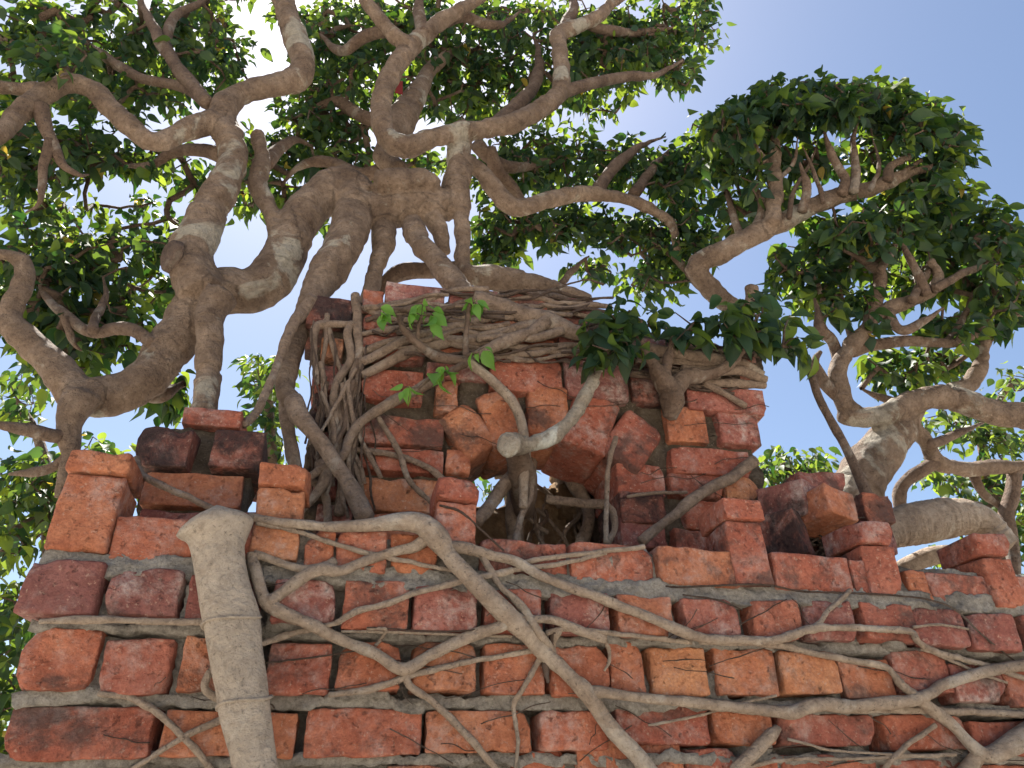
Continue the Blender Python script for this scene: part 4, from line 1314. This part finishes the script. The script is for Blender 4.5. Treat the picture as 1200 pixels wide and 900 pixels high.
# ================================================================ SMALL FICUS PLANTS ON THE ARCH
sap = thing('ficus_sapling', 'gnarled ficus sapling with big dark leaves rooted in the arch shoulder', 'sapling', P(787, 480, 1.40))
SP = [W(r, a, b) for r, a, b in (
    ([(783,490,9),(786,475,13),(787,460,15),(778,445,11),(766,430,8),(757,415,6),(748,395,4)], 1.41, 1.34),
    ([(790,455,12),(804,442,10),(827,441,8),(849,430,7),(868,412,5),(880,395,4)], 1.39, 1.36),
    ([(778,445,8),(782,425,6),(786,405,4),(790,390,3)], 1.37, 1.35))]
fused('stem', [tube(w_, 12, lump=0.14, wander=0.3) for w_ in SP], 'limb', sap, voxel=0.003, smooth=3, rows=SP)
T3 = []
for a in ((735,385,32,34,1.33,0.06,10),(780,378,32,26,1.34,0.06,8),(835,385,40,30,1.34,0.06,12),(890,385,40,34,1.34,0.06,14),(930,395,28,28,1.33,0.05,8),(870,358,40,22,1.36,0.05,8)):
    T3 += blob(*a)
grow(sap, skel(SP), T3, 0.052, per=(3, 5), spread=0.03)

sap2 = thing('ficus_sapling', 'pale lichened branch with a sawn round end curving up from inside the arch', 'sapling', P(600, 560, 1.42))
SP2 = [W([(596,521,14,1.295),(603,521,14,1.32),(622,521,10),(649,510,9),(676,483,8),(691,453,8),(702,434,7),(712,410,4)], 1.33, 1.33), W([(613,600,11),(612,575,16),(609,550,15),(604,525,12)], 1.52, 1.36)]
fused('stem', [tube(w_, 12, lump=0.1, wander=0.2) for w_ in SP2[:1]], 'lichen', sap2, voxel=0.003, smooth=3, rows=SP2[:1])
tube_obj('root', SP2[1], 'limb', sap2, 12, lump=0.15, wander=0.3)
cut_face(sap2, P(596, 521, 1.288), (-0.3, -0.93, -0.15), 0.024, 'lichen')
tube_obj('root', W([(613,595,5),(614,560,6),(616,530,6),(612,500,6),(600,470,6),(573,443,6),(547,423,6)], 1.40, 1.37), 'root', sap2, 8)
T4 = blob(705,400,20,34,1.31,0.04,14) + blob(722,375,18,16,1.32,0.03,6)
grow(sap2, skel(SP2[:1]), T4, 0.05, per=(3, 5), spread=0.03)
shoot = thing('ficus_shoot', 'thin young shoot with bright green leaves in front of the strapped roots', 'shoot', P(547, 423, 1.38))
SH = [W(r, 1.37, 1.33) for r in (
    [(548,424,6),(513,418,6),(487,400,5),(473,385,4),(467,370,3)], [(490,402,3),(490,385,2.5),(494,370,2)],
    [(546,420,4),(546,395,3.5),(548,370,3),(552,350,2)], [(548,424,5),(525,436,4),(508,440,3),(490,455,2)], [(545,418,3),(560,412,2)])]
for w_ in SH:
    tube_obj('stem', w_, 'limb', shoot, 7, lump=0.1, wander=0.2)
T5 = blob(445,362,6,12,1.33,0.02,2) + blob(505,362,14,14,1.33,0.03,5) + blob(490,372,12,10,1.33,0.03,2) + blob(556,352,9,12,1.33,0.02,3) + blob(562,410,8,8,1.34,0.02,2) + blob(512,435,12,8,1.34,0.02,3) + blob(475,455,8,8,1.34,0.02,2)
grow(shoot, skel(SH), T5, 0.036, per=(2, 3), mat='leaf_young', spread=0.015, r0=0.001, flat=0.2, droop=0.8)

# ================================================================ TREES BEYOND THE WALL
def far_tree(label, Y, trunk_px, blobs, leaf_len=0.05, per=(5, 8)):
    base = P(trunk_px[0][0], trunk_px[0][1], Y)
    t_ = thing('ficus_tree', label, 'tree', (base.x, Y, 0), 'ficus trees beyond the wall')
    w_ = W(trunk_px, Y)
    rows = [(base.x, Y, -0.02, 0.08)] + [(base.x, Y, 0.6, 0.07)] + w_
    tube_obj('trunk', rows, 'limb', t_, 10)
    ex = [rows]
    tg = []
    for b in blobs:
        c = P(b[0], b[1], b[4])
        a = rows[-1] if len(rows) else None
        k = min(range(len(rows)), key=lambda i: (Vector(rows[i][:3]) - c).length)
        mid = (Vector(rows[k][:3]) + c) / 2 + Vector((0, 0, 0.03))
        r_ = [(*rows[k][:3], 0.022), (*mid, 0.018), (*c, 0.01)]
        tube_obj('branch', r_, 'limb', t_, 7)
        ex.append(r_)
        tg += blob(*b)
    tg = [p for p in tg if rnd.random() < 0.62]
    grow(t_, skel(ex), tg, leaf_len, per=per, singles=120, spread=0.08)

far_tree('leafy ficus beyond the wall end below the big bare limb', 2.9, [(60,820,14),(62,700,12),(60,620,10),(58,560,7)],
         [(40,560,55,40,2.8,0.3,60),(70,610,50,35,2.9,0.3,50),(15,620,40,45,2.8,0.3,40),(110,540,40,35,3.0,0.3,34),(20,470,40,35,2.9,0.3,34),(0,730,40,60,2.9,0.3,50),(-20,840,40,70,2.9,0.3,50),(120,600,40,30,3.0,0.3,26),(190,560,40,40,3.1,0.3,26),(20,800,30,60,3.0,0.3,40)])
far_tree('small round ficus seen between the brick stub and the arch', 3.2, [(320,640,10),(318,560,8),(316,500,6),(314,460,5)],
         [(312,440,28,34,3.2,0.25,42),(322,500,26,40,3.2,0.25,40),(330,560,30,30,3.2,0.25,24)])
far_tree('ficus showing over the parapet between the arch and the collapsed corner', 3.0, [(930,700,12),(928,620,10),(925,580,8),(925,555,6)],
         [(915,548,32,24,3.0,0.25,44),(955,552,30,26,3.0,0.25,40),(900,590,24,24,3.0,0.25,24),(935,600,40,20,3.0,0.25,24)])
far_tree('ficus with thin grey branches beyond the ringed trunk', 2.7, [(1170,760,14),(1172,660,11),(1168,600,9),(1160,560,7),(1150,520,5)],
         [(1120,500,50,28,2.6,0.2,44),(1175,510,45,30,2.6,0.2,44),(1110,550,40,25,2.7,0.2,26),(1170,570,50,30,2.7,0.2,40),(1110,595,40,25,2.7,0.2,22),(1190,620,40,40,2.7,0.2,30),(1115,650,30,20,2.7,0.2,16),(1185,450,35,22,2.5,0.2,26),(1230,560,50,80,2.6,0.3,50)])
far_tree('ficus glimpsed through the opening of the arch', 3.4, [(600,800,10),(600,700,8),(598,620,7),(596,570,5)],
         [(580,560,40,24,3.4,0.2,24),(640,600,40,30,3.4,0.2,14),(600,635,50,20,3.4,0.2,16)])

# ================================================================ SMALL THINGS
tagp = [P(464,95,1.62), P(472,95,1.62), P(472,110,1.62), P(463,108,1.62)]
vv = []
for yoff in (0, 0.004):
    for p in tagp:
        vv.append((p.x, p.y + yoff, p.z))
o = mesh_obj('red_ribbon', vv, [(3, 2, 1, 0), (4, 5, 6, 7), (0, 1, 5, 4), (1, 2, 6, 5), (2, 3, 7, 6), (3, 0, 4, 7)], M['red'], None, smooth=False)
o['label'] = 'scrap of red cloth caught between the ficus limbs'
o['category'] = 'ribbon'
